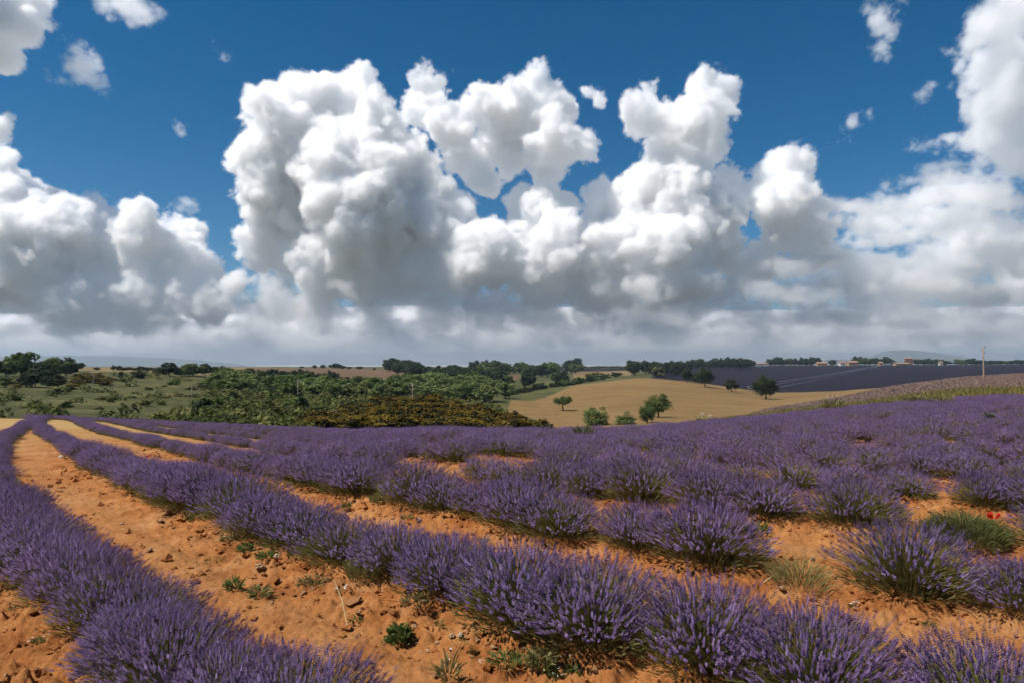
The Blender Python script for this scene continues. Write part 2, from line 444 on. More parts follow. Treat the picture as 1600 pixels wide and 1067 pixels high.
M['blossom'] = leaf_mat('lavender_blossom', [(0.0, (0.0982, 0.0582, 0.1117)), (0.25, (0.1378, 0.0829, 0.1809)), (0.5, (0.1894, 0.1187, 0.2500)), (0.8, (0.2696, 0.1814, 0.3564)), (1.0, (0.3715, 0.2632, 0.4469))], 0.25)
M['stem'] = leaf_mat('lavender_stem', [(0.0, (0.0900, 0.0960, 0.0264)), (0.5, (0.1980, 0.1860, 0.0600)), (1.0, (0.3240, 0.2760, 0.1080))], 0.25)
M['pale_blossom'] = leaf_mat('faded_blossom', [(0.0, (0.19, 0.130, 0.105)), (0.5, (0.285, 0.200, 0.160)), (1.0, (0.40, 0.285, 0.225))], 0.25)
M['drygrass'] = leaf_mat('dry_grass', [(0.0, (0.13, 0.115, 0.030)), (0.5, (0.23, 0.185, 0.055)), (1.0, (0.36, 0.27, 0.10))], 0.3)

def add_tone(me, tone):
    a = me.attributes.new('tone', 'FLOAT', 'POINT'); a.data.foreach_set('value', np.asarray(tone, np.float32))
def unit(v): return v / np.maximum(1e-9, np.linalg.norm(v, axis=-1, keepdims=True))

def ribbon(r, P0, P1, P2, w, segs=2):
    """bent strips through three points"""
    n = len(P0)
    side = unit(np.cross(P2 - P0, r.normal(size=(n, 3))))
    ts = np.linspace(0, 1, segs + 1)
    rows = []
    for t in ts:
        p = P0 * (1 - t) ** 2 + 2 * P1 * t * (1 - t) + P2 * t * t
        ww = (w * (1 - 0.45 * t))[:, None] * 0.5 if not np.isscalar(w) else w * 0.5 * (1 - 0.45 * t)
        rows.append(np.stack([p - side * ww, p + side * ww], 1))
    V = np.stack(rows, 1).reshape(n, -1, 3)                 # n, (segs+1)*2, 3
    base = (np.arange(n) * (segs + 1) * 2)[:, None, None]
    q = np.array([[2 * s, 2 * s + 1, 2 * s + 3, 2 * s + 2] for s in range(segs)])[None]
    return V.reshape(-1, 3), (base + q).reshape(-1, 4), (segs + 1) * 2

def lavender_meshes(seed, ns, R, H, whorls, per, fl, stem_w, nstems, nleaf, leaf_w, sparse=0.0, matb='blossom', lean=0.0, low=0.16):
    r = np.random.default_rng(seed)
    ct = r.uniform(low, 1.0, ns) ** 0.9; th = np.arccos(ct); ph = r.uniform(0, 2 * math.pi, ns)
    lobes = 1 + 0.13 * np.sin(3 * ph + seed) + 0.08 * np.sin(5 * ph + 2 * seed)
    q = r.normal(1.0, 0.085, ns) * np.where(r.random(ns) < 0.2, r.uniform(0.7, 1.0, ns), 1)
    tip = np.stack([R * np.sin(th) * np.cos(ph) * lobes * q, R * np.sin(th) * np.sin(ph) * lobes * q, 0.05 + (H - 0.09) * (0.10 + 0.90 * ct ** 0.8) * q], 1)
    tip[:, 0] += lean * tip[:, 2]
    base = np.stack([r.normal(0, 0.07 * R, ns), r.normal(0, 0.07 * R, ns), np.zeros(ns)], 1)
    ctl = base * 0.4 + tip * 0.42; ctl[:, 2] += 0.13
    d = unit(tip - ctl + np.array([0, 0, 0.20]) + r.normal(0, 0.035, (ns, 3)))
    # patches without bloom: bare green stalks show through there
    bare = 0.0
    for _ in range(3):
        pa, pw = r.uniform(0, 6.28), r.uniform(0.25, 0.5)
        bare = np.maximum(bare, np.exp(-((np.angle(np.exp(1j * (ph - pa)))) / pw) ** 2) * np.clip(1.15 - ct * 1.2, 0, 1))
    keep = (r.random(ns) > sparse * (1.25 - 0.5 * ct)) & (r.random(ns) > 0.8 * bare)
    # blossom
    t_, d_ = tip[keep], d[keep]; n = len(t_)
    ls = r.uniform(0.038, 0.085, n)
    a1 = unit(np.cross(d_, np.array([0.31, 0.2, 0.93]))); a2 = np.cross(d_, a1)
    s = np.linspace(0, 1, whorls)
    axis = t_[:, None, None] + d_[:, None, None] * (ls[:, None, None, None] * s[None, :, None, None])
    ang = (np.arange(per) * 2 * math.pi / per)[None, None] + r.uniform(0, 6.28, (n, whorls, 1)) + r.normal(0, 0.25, (n, whorls, per))
    rad = fl * (1.12 - 0.55 * s)[None, :, None] * r.uniform(0.75, 1.25, (n, whorls, per))
    out = a1[:, None, None] * np.cos(ang)[..., None] + a2[:, None, None] * np.sin(ang)[..., None]
    tng = np.cross(np.broadcast_to(d_[:, None, None], out.shape), out)
    up = d_[:, None, None]
    rr = rad[..., None]
    v0 = axis + out * 0.1 * rr
    v1 = axis + out * rr * 0.75 + tng * rr * 0.5 + up * rr * 0.25
    v2 = axis + out * rr * 1.15 + up * rr * 0.8
    v3 = axis + out * rr * 0.75 - tng * rr * 0.5 + up * rr * 0.25
    V = np.stack(np.broadcast_arrays(v0, v1, v2, v3), 3).reshape(-1, 3)
    Fq = np.arange(len(V)).reshape(-1, 4)
    tone = np.clip(r.normal(0.47, 0.22, (n, 1, 1)) + r.normal(0, 0.16, (n, whorls, per)), 0, 1)
    mb = mesh_np('blossom', V, Fq, [M[matb]]); add_tone(mb, np.repeat(tone.ravel(), 4))
    # foliage: flower stalks and the grey-green leaves low down
    k = r.permutation(ns)[:nstems]
    V1, F1, c1 = ribbon(r, base[k], ctl[k], tip[k], stem_w)
    nl = nleaf
    th2 = np.arccos(r.uniform(0.0, 1.0, nl) ** 1.5); ph2 = r.uniform(0, 6.28, nl); q2 = r.uniform(0.3, 0.97, nl)
    p0 = np.stack([R * np.sin(th2) * np.cos(ph2) * q2, R * np.sin(th2) * np.sin(ph2) * q2, 0.02 + 0.60 * H * np.cos(th2) * q2 + 0.12 * H * q2], 1)
    dr = unit(p0 * np.array([1, 1, 0.6]) + np.array([0, 0, 0.16]) + r.normal(0, 0.05, (nl, 3)))
    L = r.uniform(0.05, 0.13, nl)[:, None]
    V2, F2, c2 = ribbon(r, p0, p0 + dr * L * 0.5 + np.array([0, 0, 0.01]), p0 + dr * L, leaf_w)
    tone2 = np.concatenate([np.repeat(np.clip(r.normal(0.5, 0.2, len(k)), 0, 1), c1), np.repeat(np.clip(r.normal(0.45, 0.22, nl), 0, 1), c2)])
    mf = mesh_np('foliage', np.concatenate([V1, V2]), np.concatenate([F1, F2 + len(V1)]), [M['stem']]); add_tone(mf, tone2)
    return mf, mb

NEAR = [lavender_meshes(100 + i, 1400, 0.55, 0.60, 6, 5, 0.0092, 0.0042, 1400, 2000, 0.0075, sparse=(0.0, 0.05, 0.12, 0.0, 0.30, 0.08, 0.45)[i], lean=(-.1, .05, -.05, .1, 0, -.1, 0)[i]) for i in range(7)]
MID = [lavender_meshes(200 + i, 900, 0.55, 0.55, 3, 3, 0.0158, 0.007, 500, 760, 0.014, sparse=(0.0, 0.08, 0.2, 0.38, 0.0)[i]) for i in range(5)]

# where bushes stand, row by row
GAPS = [at(1248, 905, 5.2)[:2], at(1430, 835, 6.6)[:2], at(1490, 850, 6.3)[:2]]
bushes = []
brng = random.Random(7)
for k in range(1, N_ROWS):
    bx, by = row_line(k)
    s = 0.0; i = 0; step = 0.4
    while i < len(bx) - 1:
        s += 0.1; i += 1
        if s < step: continue
        x, y = bx[i], by[i]
        s = 0.0
        hedge = (k == 1) or (x < -2.2)
        step = brng.uniform(0.30, 0.46) if hedge else brng.uniform(0.50, 0.76)
        x += brng.gauss(0, 0.05); y += brng.gauss(0, 0.05)
        if k == 1: x += 0.10 + 0.085 * max(0.0, y - 8.5); y += 0.06
        if y < 1.5 or abs(x) > 0.80 * y + 1.6: continue
        c, d = cd_of(x, y)
        if d > edge_d(c) + 0.5: continue
        if any(math.hypot(x - gx, y - gy) < 0.30 for gx, gy in GAPS): continue
        if not hedge and y > 7.5 and brng.random() < 0.13: continue
        bushes.append((math.hypot(x, y), x, y, k, hedge))
bushes.sort()
NUM = ['first', 'second', 'third', 'fourth', 'fifth', 'sixth', 'seventh', 'eighth', 'ninth', 'tenth', 'eleventh', 'twelfth', 'thirteenth', 'fourteenth', 'fifteenth',
       'sixteenth', 'seventeenth', 'eighteenth', 'nineteenth', 'twentieth']
counts = {}
def slim(x, y, k):                     # the rows get narrow towards their far left ends
    return 1.0 - 0.46 * min(1.0, max(0.0, (y - 8.5) / 8)) * min(1.0, max(0.0, (-2.5 - x) / 4))
N_SINGLE = 290
order = {}
for k in range(1, N_ROWS):                # count each row's bushes from the right of the picture
    inrow = sorted([(-(800 + F_PX * x / (y * _cp)), i) for i, (dd, x, y, kk, hh) in enumerate(bushes[:N_SINGLE]) if kk == k and -15 < 800 + F_PX * x / (y * _cp) < 1640 and EYE / y < 0.53])
    for q, (_, i) in enumerate(inrow): order[i] = q
for n, (dist, x, y, k, hedge) in enumerate(bushes[:N_SINGLE]):
    if dist < 9.5:
        v = brng.choices(range(7), weights=(3, 3, 3, 3, 0.6, 3, 0.3) if hedge else (3, 3, 3.5, 3, 3.0, 3, 2.8))[0]
        mf, mb = NEAR[v]; look = 'sparse greenish' if v in (4, 6) else ('loose violet' if v == 2 else 'full violet')
    else:
        v = brng.choices(range(5), weights=(3, 3, 2, 0.4, 3) if hedge else (3, 3, 3.4, 3.2, 3))[0]
        mf, mb = MID[v]; look = 'sparse greenish' if v == 3 else 'violet'
    sc = (brng.uniform(0.60, 0.88) if k > 1 else brng.uniform(0.54, 0.66)) * slim(x, y, k)
    root = empty('lavender_bush', (x, y, float(ground(x, y)) + 0.03), brng.uniform(0, 6.28), (sc * brng.uniform(0.93, 1.08), sc, sc * brng.uniform(0.86, 1.04)))
    rowname = f'{NUM[k - 1]} row from lower left' if k <= 20 else 'farthest row'
    q = order.get(n)
    if q is None: lab = f'{look} lavender bush at the frame edge in the {rowname}'
    elif q == 0: lab = f'{look} lavender bush at the right end of the {rowname}'
    elif q < 20: lab = f'{look} lavender bush, {NUM[q]} from the right in the {rowname}'
    else: lab = f'{look} lavender bush merged into the far end of the {rowname}'
    tag(root, lab, 'lavender bush', f'lavender bushes in the {rowname}')
    tag(obj('foliage', mf, root), kind='stuff'); tag(obj('blossom', mb, root), kind='stuff')

def scatter(name, label, cat, sources, pts, scales, mat_names=()):
    """many copies too far away to tell apart, as ONE object: points that carry copies of the given objects' meshes"""
    me = bpy.data.meshes.new(name)
    me.vertices.add(len(pts)); me.vertices.foreach_set('co', np.asarray(pts, np.float32).ravel())
    a = me.attributes.new('size', 'FLOAT', 'POINT'); a.data.foreach_set('value', np.asarray(scales, np.float32))
    o = obj(name, me); tag(o, label, cat, kind='stuff')
    ng = bpy.data.node_groups.new(name, 'GeometryNodeTree')
    ng.interface.new_socket('Geometry', in_out='INPUT', socket_type='NodeSocketGeometry')
    ng.interface.new_socket('Geometry', in_out='OUTPUT', socket_type='NodeSocketGeometry')
    L = ng.links; gi = ng.nodes.new('NodeGroupInput'); go = ng.nodes.new('NodeGroupOutput')
    join = ng.nodes.new('GeometryNodeJoinGeometry')
    for parts in reversed(sources):
        j2 = ng.nodes.new('GeometryNodeJoinGeometry')
        for p in parts:
            oi = ng.nodes.new('GeometryNodeObjectInfo'); oi.transform_space = 'ORIGINAL'
            oi.inputs['Object'].default_value = p; oi.inputs['As Instance'].default_value = True
            L.new(oi.outputs['Geometry'], j2.inputs[0])
        g2 = ng.nodes.new('GeometryNodeGeometryToInstance'); L.new(j2.outputs[0], g2.inputs[0]); L.new(g2.outputs[0], join.inputs[0])
    iop = ng.nodes.new('GeometryNodeInstanceOnPoints'); L.new(gi.outputs[0], iop.inputs['Points']); L.new(join.outputs[0], iop.inputs['Instance'])
    iop.inputs['Pick Instance'].default_value = True
    ri = ng.nodes.new('FunctionNodeRandomValue'); ri.data_type = 'INT'; ri.inputs[4].default_value = 0; ri.inputs[5].default_value = len(sources) - 1
    L.new(ri.outputs[2], iop.inputs['Instance Index'])
    rv = ng.nodes.new('FunctionNodeRandomValue'); rv.data_type = 'FLOAT_VECTOR'; rv.inputs[0].default_value = (0, 0, 0); rv.inputs[1].default_value = (0, 0, 6.28)
    L.new(rv.outputs[0], iop.inputs['Rotation'])
    na = ng.nodes.new('GeometryNodeInputNamedAttribute'); na.data_type = 'FLOAT'; na.inputs[0].default_value = 'size'
    L.new(na.outputs[0], iop.inputs['Scale']); L.new(iop.outputs[0], go.inputs[0])
    md = o.modifiers.new('scatter', 'NODES'); md.node_group = ng
    return o
mid_src = {}
for o in COL.objects:
    if o.type == 'EMPTY' and o.name.startswith('lavender_bush'):
        ch = [c for c in o.children]
        for i, (mf, mb) in enumerate(MID):
            if ch and i not in mid_src and any(c.data == mb for c in ch): mid_src[i] = ch
rest = bushes[N_SINGLE:]
scatter('lavender_rows', 'distant violet lavender rows merging into one purple field', 'lavender', [mid_src[i] for i in sorted(mid_src)],
        [(x, y, float(ground(x, y)) + 0.01) for _, x, y, _, _ in rest], [brng.uniform(0.60, 0.88) * slim(b[1], b[2], b[3]) for b in rest])
print('bushes', len(bushes), 'far', len(rest))

# the faded strip beyond the verge: one merged stand of small pale tufts in rows
def build_pale():
    r = np.random.default_rng(31)
    P0, P1, P2, W = [], [], [], []
    cs = []
    for c in np.arange(1075, 1720, 1.1):
        e = float(edge_d(c)) + float(np.interp(c, [1085, 1250, 1600], [6, 9, 12])); cr = float(crest_d(c)) + 8
        if cr <= e: continue
        d = e
        while d < cr:
            d += 1.5 + 0.012 * d
            cs.append((c + r.normal(0, 0.6), d + r.normal(0, 0.25)))
    cs = np.array(cs); y = cs[:, 1]; x = (cs[:, 0] - 800) / F_PX * y
    keep = r.random(len(x)) < 0.8
    x, y = x[keep], y[keep]; z = ground(x, y)
    nb = 9
    X = np.repeat(x, nb) + r.normal(0, 0.16, len(x) * nb); Y = np.repeat(y, nb) + r.normal(0, 0.16, len(x) * nb); Z = np.repeat(z, nb)
    b = np.stack([X, Y, Z], 1); h = r.uniform(0.22, 0.44, len(X))
    dv = np.stack([r.normal(0, 0.17, len(X)), r.normal(0, 0.17, len(X)), h], 1)
    V, Fq, k = ribbon(r, b, b + dv * 0.5 + np.array([0, 0, 0.04]), b + dv, 0.12, 1)
    me = mesh_np('faded_lavender', V, Fq, [M['pale_blossom']]); add_tone(me, np.repeat(np.clip(r.normal(0.5, 0.22, len(X)), 0, 1), k))
    tag(obj('faded_lavender', me), 'strip of faded pinkish lavender climbing behind the violet field', 'lavender', kind='stuff')
    # verge grass in front of it
    n = 15000
    c = r.uniform(1075, 1720, n); e = edge_d(c); y = e + r.uniform(-0.4, 1, n) * np.interp(c, [1085, 1250, 1600], [6, 9, 12]) + 0.3; x = (c - 800) / F_PX * y
    h = r.uniform(0.25, 0.7, n)
    b = np.stack([x, y, ground(x, y)], 1); dv = np.stack([r.normal(0, 0.16, n), r.normal(0, 0.16, n), h], 1)
    V, Fq, k = ribbon(r, b, b + dv * 0.5 + np.array([0, 0, 0.05]), b + dv, 0.06, 1)
    me = mesh_np('verge_grass', V, Fq, [M['drygrass']]); add_tone(me, np.repeat(np.clip(r.normal(0.4, 0.25, n), 0, 1), k))
    tag(obj('verge_grass', me), 'yellow green grass strip between the violet and the faded lavender', 'grass', kind='stuff')
build_pale()
# ------------------------------------------------------------------ trees and shrubs
M['bark'] = field_mat('bark', [(0.3, (0.055, 0.042, 0.030)), (0.7, (0.10, 0.078, 0.058))], 3.0, 5)
M['leaf_dark'] = leaf_mat('leaf_dark', [(0.0, (0.0162, 0.0257, 0.0095)), (0.5, (0.0324, 0.0513, 0.0162)), (1.0, (0.0607, 0.0837, 0.0270))], 0.2)
M['leaf_mid'] = leaf_mat('leaf_mid', [(0.0, (0.0442, 0.0699, 0.0147)), (0.5, (0.0920, 0.1288, 0.0294)), (1.0, (0.1564, 0.1932, 0.0515))], 0.25)
M['leaf_light'] = leaf_mat('leaf_light', [(0.0, (0.0754, 0.1056, 0.0264)), (0.5, (0.1395, 0.1790, 0.0490)), (1.0, (0.2356, 0.2733, 0.0905))], 0.25)
M['leaf_olive'] = leaf_mat('leaf_olive', [(0.0, (0.0630, 0.0648, 0.0180)), (0.5, (0.1296, 0.1224, 0.0360)), (1.0, (0.2160, 0.1890, 0.0648))], 0.25)
M['broom_green'] = leaf_mat('broom_green', [(0.0, (0.016, 0.017, 0.005)), (0.5, (0.034, 0.033, 0.009)), (1.0, (0.07, 0.06, 0.014))], 0.2)
M['broom_bloom'] = leaf_mat('broom_bloom', [(0.0, (0.10, 0.066, 0.010)), (0.5, (0.19, 0.122, 0.014)), (1.0, (0.33, 0.22, 0.026))], 0.2)

def tube(P, R, n=6):
    P = np.asarray(P, float); R = np.asarray(R, float)
    T = unit(np.gradient(P, axis=0)); a = unit(np.cross(T, np.array([0.37, 0.81, 0.2]))); b = np.cross(T, a)
    an = np.arange(n) * 2 * math.pi / n
    V = P[:, None] + R[:, None, None] * (a[:, None] * np.cos(an)[None, :, None] + b[:, None] * np.sin(an)[None, :, None])
    ii = np.arange(len(P) * n).reshape(len(P), n)
    q = np.stack([ii[:-1], np.roll(ii[:-1], -1, 1), np.roll(ii[1:], -1, 1), ii[1:]], -1).reshape(-1, 4)
    return V.reshape(-1, 3), q
def merge(parts):
    V, F, o = [], [], 0
    for v, f in parts: V.append(v); F.append(np.asarray(f) + o); o += len(v)
    return np.concatenate(V), np.concatenate(F)

def tree_meshes(seed, mat, kind='round', n_clump=26, per=46, leaf=0.062):
    """unit tree: 1 m tall, crown about 1 m wide; scaled where it stands"""
    r = np.random.default_rng(seed)
    if kind == 'umbrella': cz, rz, lo = 0.66, 0.34, 0.40
    elif kind == 'tall': cz, rz, lo = 0.58, 0.42, 0.16
    elif kind == 'shrub': cz, rz, lo = 0.36, 0.62, 0.0
    else: cz, rz, lo = 0.56, 0.44, 0.12
    v = unit(r.normal(size=(n_clump, 3))); q = r.uniform(0.35, 0.86, n_clump) ** 0.7
    lump = 1 + 0.22 * np.sin(3 * np.arctan2(v[:, 1], v[:, 0]) + seed) * r.uniform(0.3, 1, n_clump)
    C = v * q[:, None] * np.array([0.5, 0.5, rz]) * lump[:, None]; C[:, 2] += cz
    C[:, 2] = np.maximum(C[:, 2], lo + r.uniform(0.04, 0.16, n_clump))
    cr = r.uniform(0.11, 0.21, n_clump)
    u = unit(r.normal(size=(n_clump, per, 3)) + np.array([0, 0, 0.35])); rad = r.uniform(0.45, 1.08, (n_clump, per, 1))
    Pp = (C[:, None] + u * rad * cr[:, None, None] * np.array([1, 1, 0.8])).reshape(-1, 3)
    nn = unit(u.reshape(-1, 3) + r.normal(0, 0.45, (n_clump * per, 3)))
    a = unit(np.cross(nn, r.normal(size=nn.shape))); b = np.cross(nn, a)
    s = leaf * r.uniform(0.55, 1.25, (len(Pp), 1))
    V = np.stack([Pp - a * s, Pp - b * s * 0.6, Pp + a * s, Pp + b * s * 0.6], 1).reshape(-1, 3)
    V[:, 2] = np.maximum(V[:, 2], 0.004)
    mc = mesh_np('crown', V, np.arange(len(V)).reshape(-1, 4), [mat])
    tone = np.clip(np.repeat(r.normal(0.5, 0.17, n_clump), per) + r.normal(0, 0.15, len(Pp)), 0, 1)
    add_tone(mc, np.repeat(tone, 4))
    parts = []
    top = cz if kind != 'shrub' else 0.3
    if kind == 'shrub':
        for i in range(4):
            d = r.normal(0, 0.14, 2); parts.append(tube([(0, 0, 0), (d[0] * .5, d[1] * .5, .15), (d[0], d[1], .38)], [0.018, 0.013, 0.006], 5))
    else:
        bend = r.normal(0, 0.03, 2)
        parts.append(tube([(0, 0, -0.03), (bend[0], bend[1], lo * .6 + .05), (-bend[0], bend[1], top * .8), (0, 0, top + .12)], [0.042, 0.032, 0.024, 0.009], 7))
        for i in range(5):
            c = C[r.integers(n_clump)]; z0 = top * r.uniform(0.45, 0.8)
            parts.append(tube([(0, 0, z0), (c[0] * .45, c[1] * .45, z0 + (c[2] - z0) * .6 + .02), tuple(c)], [0.02, 0.013, 0.005], 5))
    V2, F2 = merge(parts)
    return mc, mesh_np('trunk', V2, F2, [M['bark']], smooth=True)

KINDS = {}
def kind(name, mat, k, n, **kw): KINDS[name] = [tree_meshes(hash_seed + i, M[mat], k, **kw) for i in range(n)]
hash_seed = 300; kind('dark', 'leaf_dark', 'round', 5, n_clump=40, per=70)
hash_seed = 320; kind('mid', 'leaf_mid', 'round', 4, n_clump=40, per=70)
hash_seed = 340; kind('light', 'leaf_light', 'round', 4, n_clump=40, per=70)
hash_seed = 360; kind('umbrella', 'leaf_mid', 'umbrella', 2, n_clump=30, per=60)
hash_seed = 380; kind('shrub_dark', 'leaf_dark', 'shrub', 3, n_clump=30, per=52, leaf=0.08)
hash_seed = 400; kind('shrub_mid', 'leaf_mid', 'shrub', 3, n_clump=30, per=52, leaf=0.08)
hash_seed = 420; kind('shrub_olive', 'leaf_olive', 'shrub', 3, n_clump=30, per=52, leaf=0.08)
hash_seed = 440; kind('shrub_light', 'leaf_light', 'shrub', 3, n_clump=32, per=60, leaf=0.07)
hash_seed = 460; kind('fine', 'leaf_mid', 'round', 3, n_clump=60, per=80, leaf=0.032)
hash_seed = 480; kind('fine_dark', 'leaf_dark', 'tall', 3, n_clump=60, per=80, leaf=0.034)
hash_seed = 500; kind('fine_light', 'leaf_light', 'shrub', 2, n_clump=60, per=80, leaf=0.034)
def broom_meshes(seed):
    mc, mt = tree_meshes(seed, M['broom_green'], 'shrub', n_clump=22, per=46, leaf=0.075)
    r = np.random.default_rng(seed + 1)
    n_c = 18
    v = unit(r.normal(size=(n_c, 3)) + np.array([0, 0, 0.75])); C = v * np.array([0.45, 0.45, 0.54]); C[:, 2] += 0.36
    per = 34
    Pp = (C[:, None] + r.normal(size=(n_c, per, 3)) * np.array([0.085, 0.085, 0.03])).reshape(-1, 3)
    nn = unit(r.normal(size=Pp.shape) + np.array([0, 0, 1.0])); a = unit(np.cross(nn, r.normal(size=nn.shape))); b = np.cross(nn, a)
    s = 0.042 * r.uniform(0.6, 1.3, (len(Pp), 1))
    V = np.stack([Pp - a * s, Pp - b * s * 0.6, Pp + a * s, Pp + b * s * 0.6], 1).reshape(-1, 3); V[:, 2] = np.maximum(V[:, 2], 0.004)
    mb = mesh_np('blossom', V, np.arange(len(V)).reshape(-1, 4), [M['broom_bloom']])
    add_tone(mb, np.repeat(np.clip(np.repeat(r.normal(0.45, 0.2, n_c), per) + r.normal(0, 0.14, len(Pp)), 0, 1), 4))
    return mc, mt, mb
KINDS['broom'] = [broom_meshes(600 + 10 * i) for i in range(5)]

def hit(px, py, d0=None, dmax=1500.0):
    """where the sight line through a picture point meets the land beyond the near field"""
    X, Yv, Zv = ray(px, py)
    d = np.exp(np.linspace(math.log(d0 or float(edge_d(px)) * 1.25), math.log(dmax), 900))
    x = X / Yv * d; z = EYE + Zv / Yv * d
    below = np.nonzero(z <= ground(x, d))[0]
    i = below[0] if len(below) else len(d) - 1
    return float(x[i]), float(d[i])
trng = random.Random(21)
def plant(kd, px, py, hpx, wpx, label, cat='tree', group=None, depth=None, name=None, d0=None):
    """px, py: foot of the plant; hpx, wpx its size as seen from the eye"""
    if depth is None: x, y = hit(px, py, d0)
    else: y = depth; x = (px - 800) / F_PX * depth / _cp
    z = float(ground(x, y)) - 0.05
    H = hpx / F_PX * y; W = wpx / F_PX * y
    ms = trng.choice(KINDS[kd])
    root = empty(name or ('tree' if cat == 'tree' else 'shrub'), (x, y, z), trng.uniform(0, 6.28), (W, W, H))
    tag(root, label, cat, group)
    obj('trunk', ms[1], root); tag(obj('crown', ms[0], root), kind='stuff')
    if len(ms) > 2: tag(obj('blossom', ms[2], root), kind='stuff')
    return root
U = trng.uniform

# left ridge: dense dark trees at the frame's edge
for px, py, h, w, k, lab in [(-14, 588, 24, 34, 'dark', 'dark tree cut by the left frame edge on the ridge'), (10, 588, 26, 30, 'dark', 'dark tree left of the tallest tree on the left ridge'),
        (33, 590, 41, 42, 'mid', 'tallest tree on the left ridge, pale green crown against the sky'), (57, 592, 27, 26, 'dark', 'small dark tree right of the tallest tree on the left ridge'),
        (70, 597, 28, 34, 'dark', 'dark tree low in the left ridge grove above the yellow broom'), (84, 590, 31, 40, 'mid', 'broad green tree in the middle of the left ridge grove'),
        (104, 588, 27, 32, 'dark', 'dark round tree near the right end of the left ridge grove'), (112, 583, 15, 18, 'dark', 'low dark tree at the right end of the left ridge grove'),
        (125, 577, 11, 14, 'dark', 'lone little dark tree just right of the left ridge grove'), (48, 604, 24, 34, 'dark', 'dark bushy tree low on the slope under the left ridge'),
        (85, 606, 20, 34, 'dark', 'low dark tree below the left ridge grove beside the broom'), (8, 604, 16, 28, 'mid', 'green bushy tree under the ridge at the left frame edge')]:
    plant(k, px, py, h, w, lab, 'tree', 'trees on the left ridge')
# skyline over the pasture
for i, px in enumerate([152, 178, 187, 194, 203, 212, 220, 228, 236, 244]):
    plant('dark', px, 577, U(5, 8), U(8, 13), f'tiny dark tree, {NUM[i]} from the left on the skyline above the left pasture', 'tree', 'tiny trees on the left skyline', depth=300 + U(-10, 25))
for px, py, h, w, k, lab in [(265, 588, 21, 28, 'dark', 'rounded dark tree standing on the ridge right of the pasture'), (246, 586, 10, 16, 'dark', 'small dark tree left of the rounded dark ridge tree'),
        (300, 588, 20, 36, 'mid', 'green broad tree right of the rounded dark ridge tree'), (320, 585, 17, 20, 'dark', 'dark tree behind the green broad ridge tree'),
        (283, 588, 12, 18, 'mid', 'low green tree between the dark ridge tree and the broad green one'), (335, 584, 12, 16, 'dark', 'little dark tree ending the ridge group on the left'),
        (192, 589, 11, 18, 'shrub_dark', 'dark tree like bush on the open slope below the pasture'), (216, 592, 13, 24, 'dark', 'round green tree on the open slope below the pasture'),
        (195, 597, 9, 18, 'shrub_mid', 'low green bush on the open slope beside the round tree')]:
    plant(k, px, py, h, w, lab, 'tree' if 'tree ' in lab and 'like' not in lab else 'shrub', 'trees on the open left slope')
for i in range(16):
    px = 345 + i * 6.5 + U(-3, 3)
    plant(trng.choice(['mid', 'light', 'dark']), px, 590 + (px - 345) * 0.05 + U(-2, 2), U(11, 17), U(15, 26), f'green tree, {NUM[i]} from the left in the hedge left of the ploughed field', 'tree', 'hedge trees left of the ploughed field')
for i in range(14):
    px = 404 + i * 9.2 + U(-2, 2)
    plant('dark', px, 592 + (px - 404) * 0.045, U(13, 19), U(12, 19), f'dark tree, {NUM[i]} from the left along the lower edge of the ploughed field', 'tree', 'dark trees under the ploughed field')
# light green belt across the middle
for i in range(66):
    px = U(345, 775); t = (px - 345) / 430
    py = 606 + 16 * t + U(-6, 12) - (9 if px > 560 else 0) * U(0, 1)
    kk = trng.choice(['light', 'light', 'mid', 'mid', 'light'])
    where = 'left of the middle post' if px < 466 else ('between the two posts' if px < 645 else 'right of the last post')
    plant(kk, px, py, U(18, 28), U(27, 46), ('light green' if kk == 'light' else 'darker green') + f' bushy tree in the valley belt, {where}', 'tree', 'bushy trees in the valley belt', name='bushy_tree')
for i, (px, py, h, w) in enumerate([(700, 616, 24, 36), (720, 608, 24, 34), (745, 612, 26, 36), (757, 628, 26, 40), (770, 618, 28, 34), (790, 622, 24, 30)]):
    plant('light', px, py, h, w, f'pale green tree, {NUM[i]} from the left by the corner of the golden field', 'tree', 'pale trees at the golden field corner')
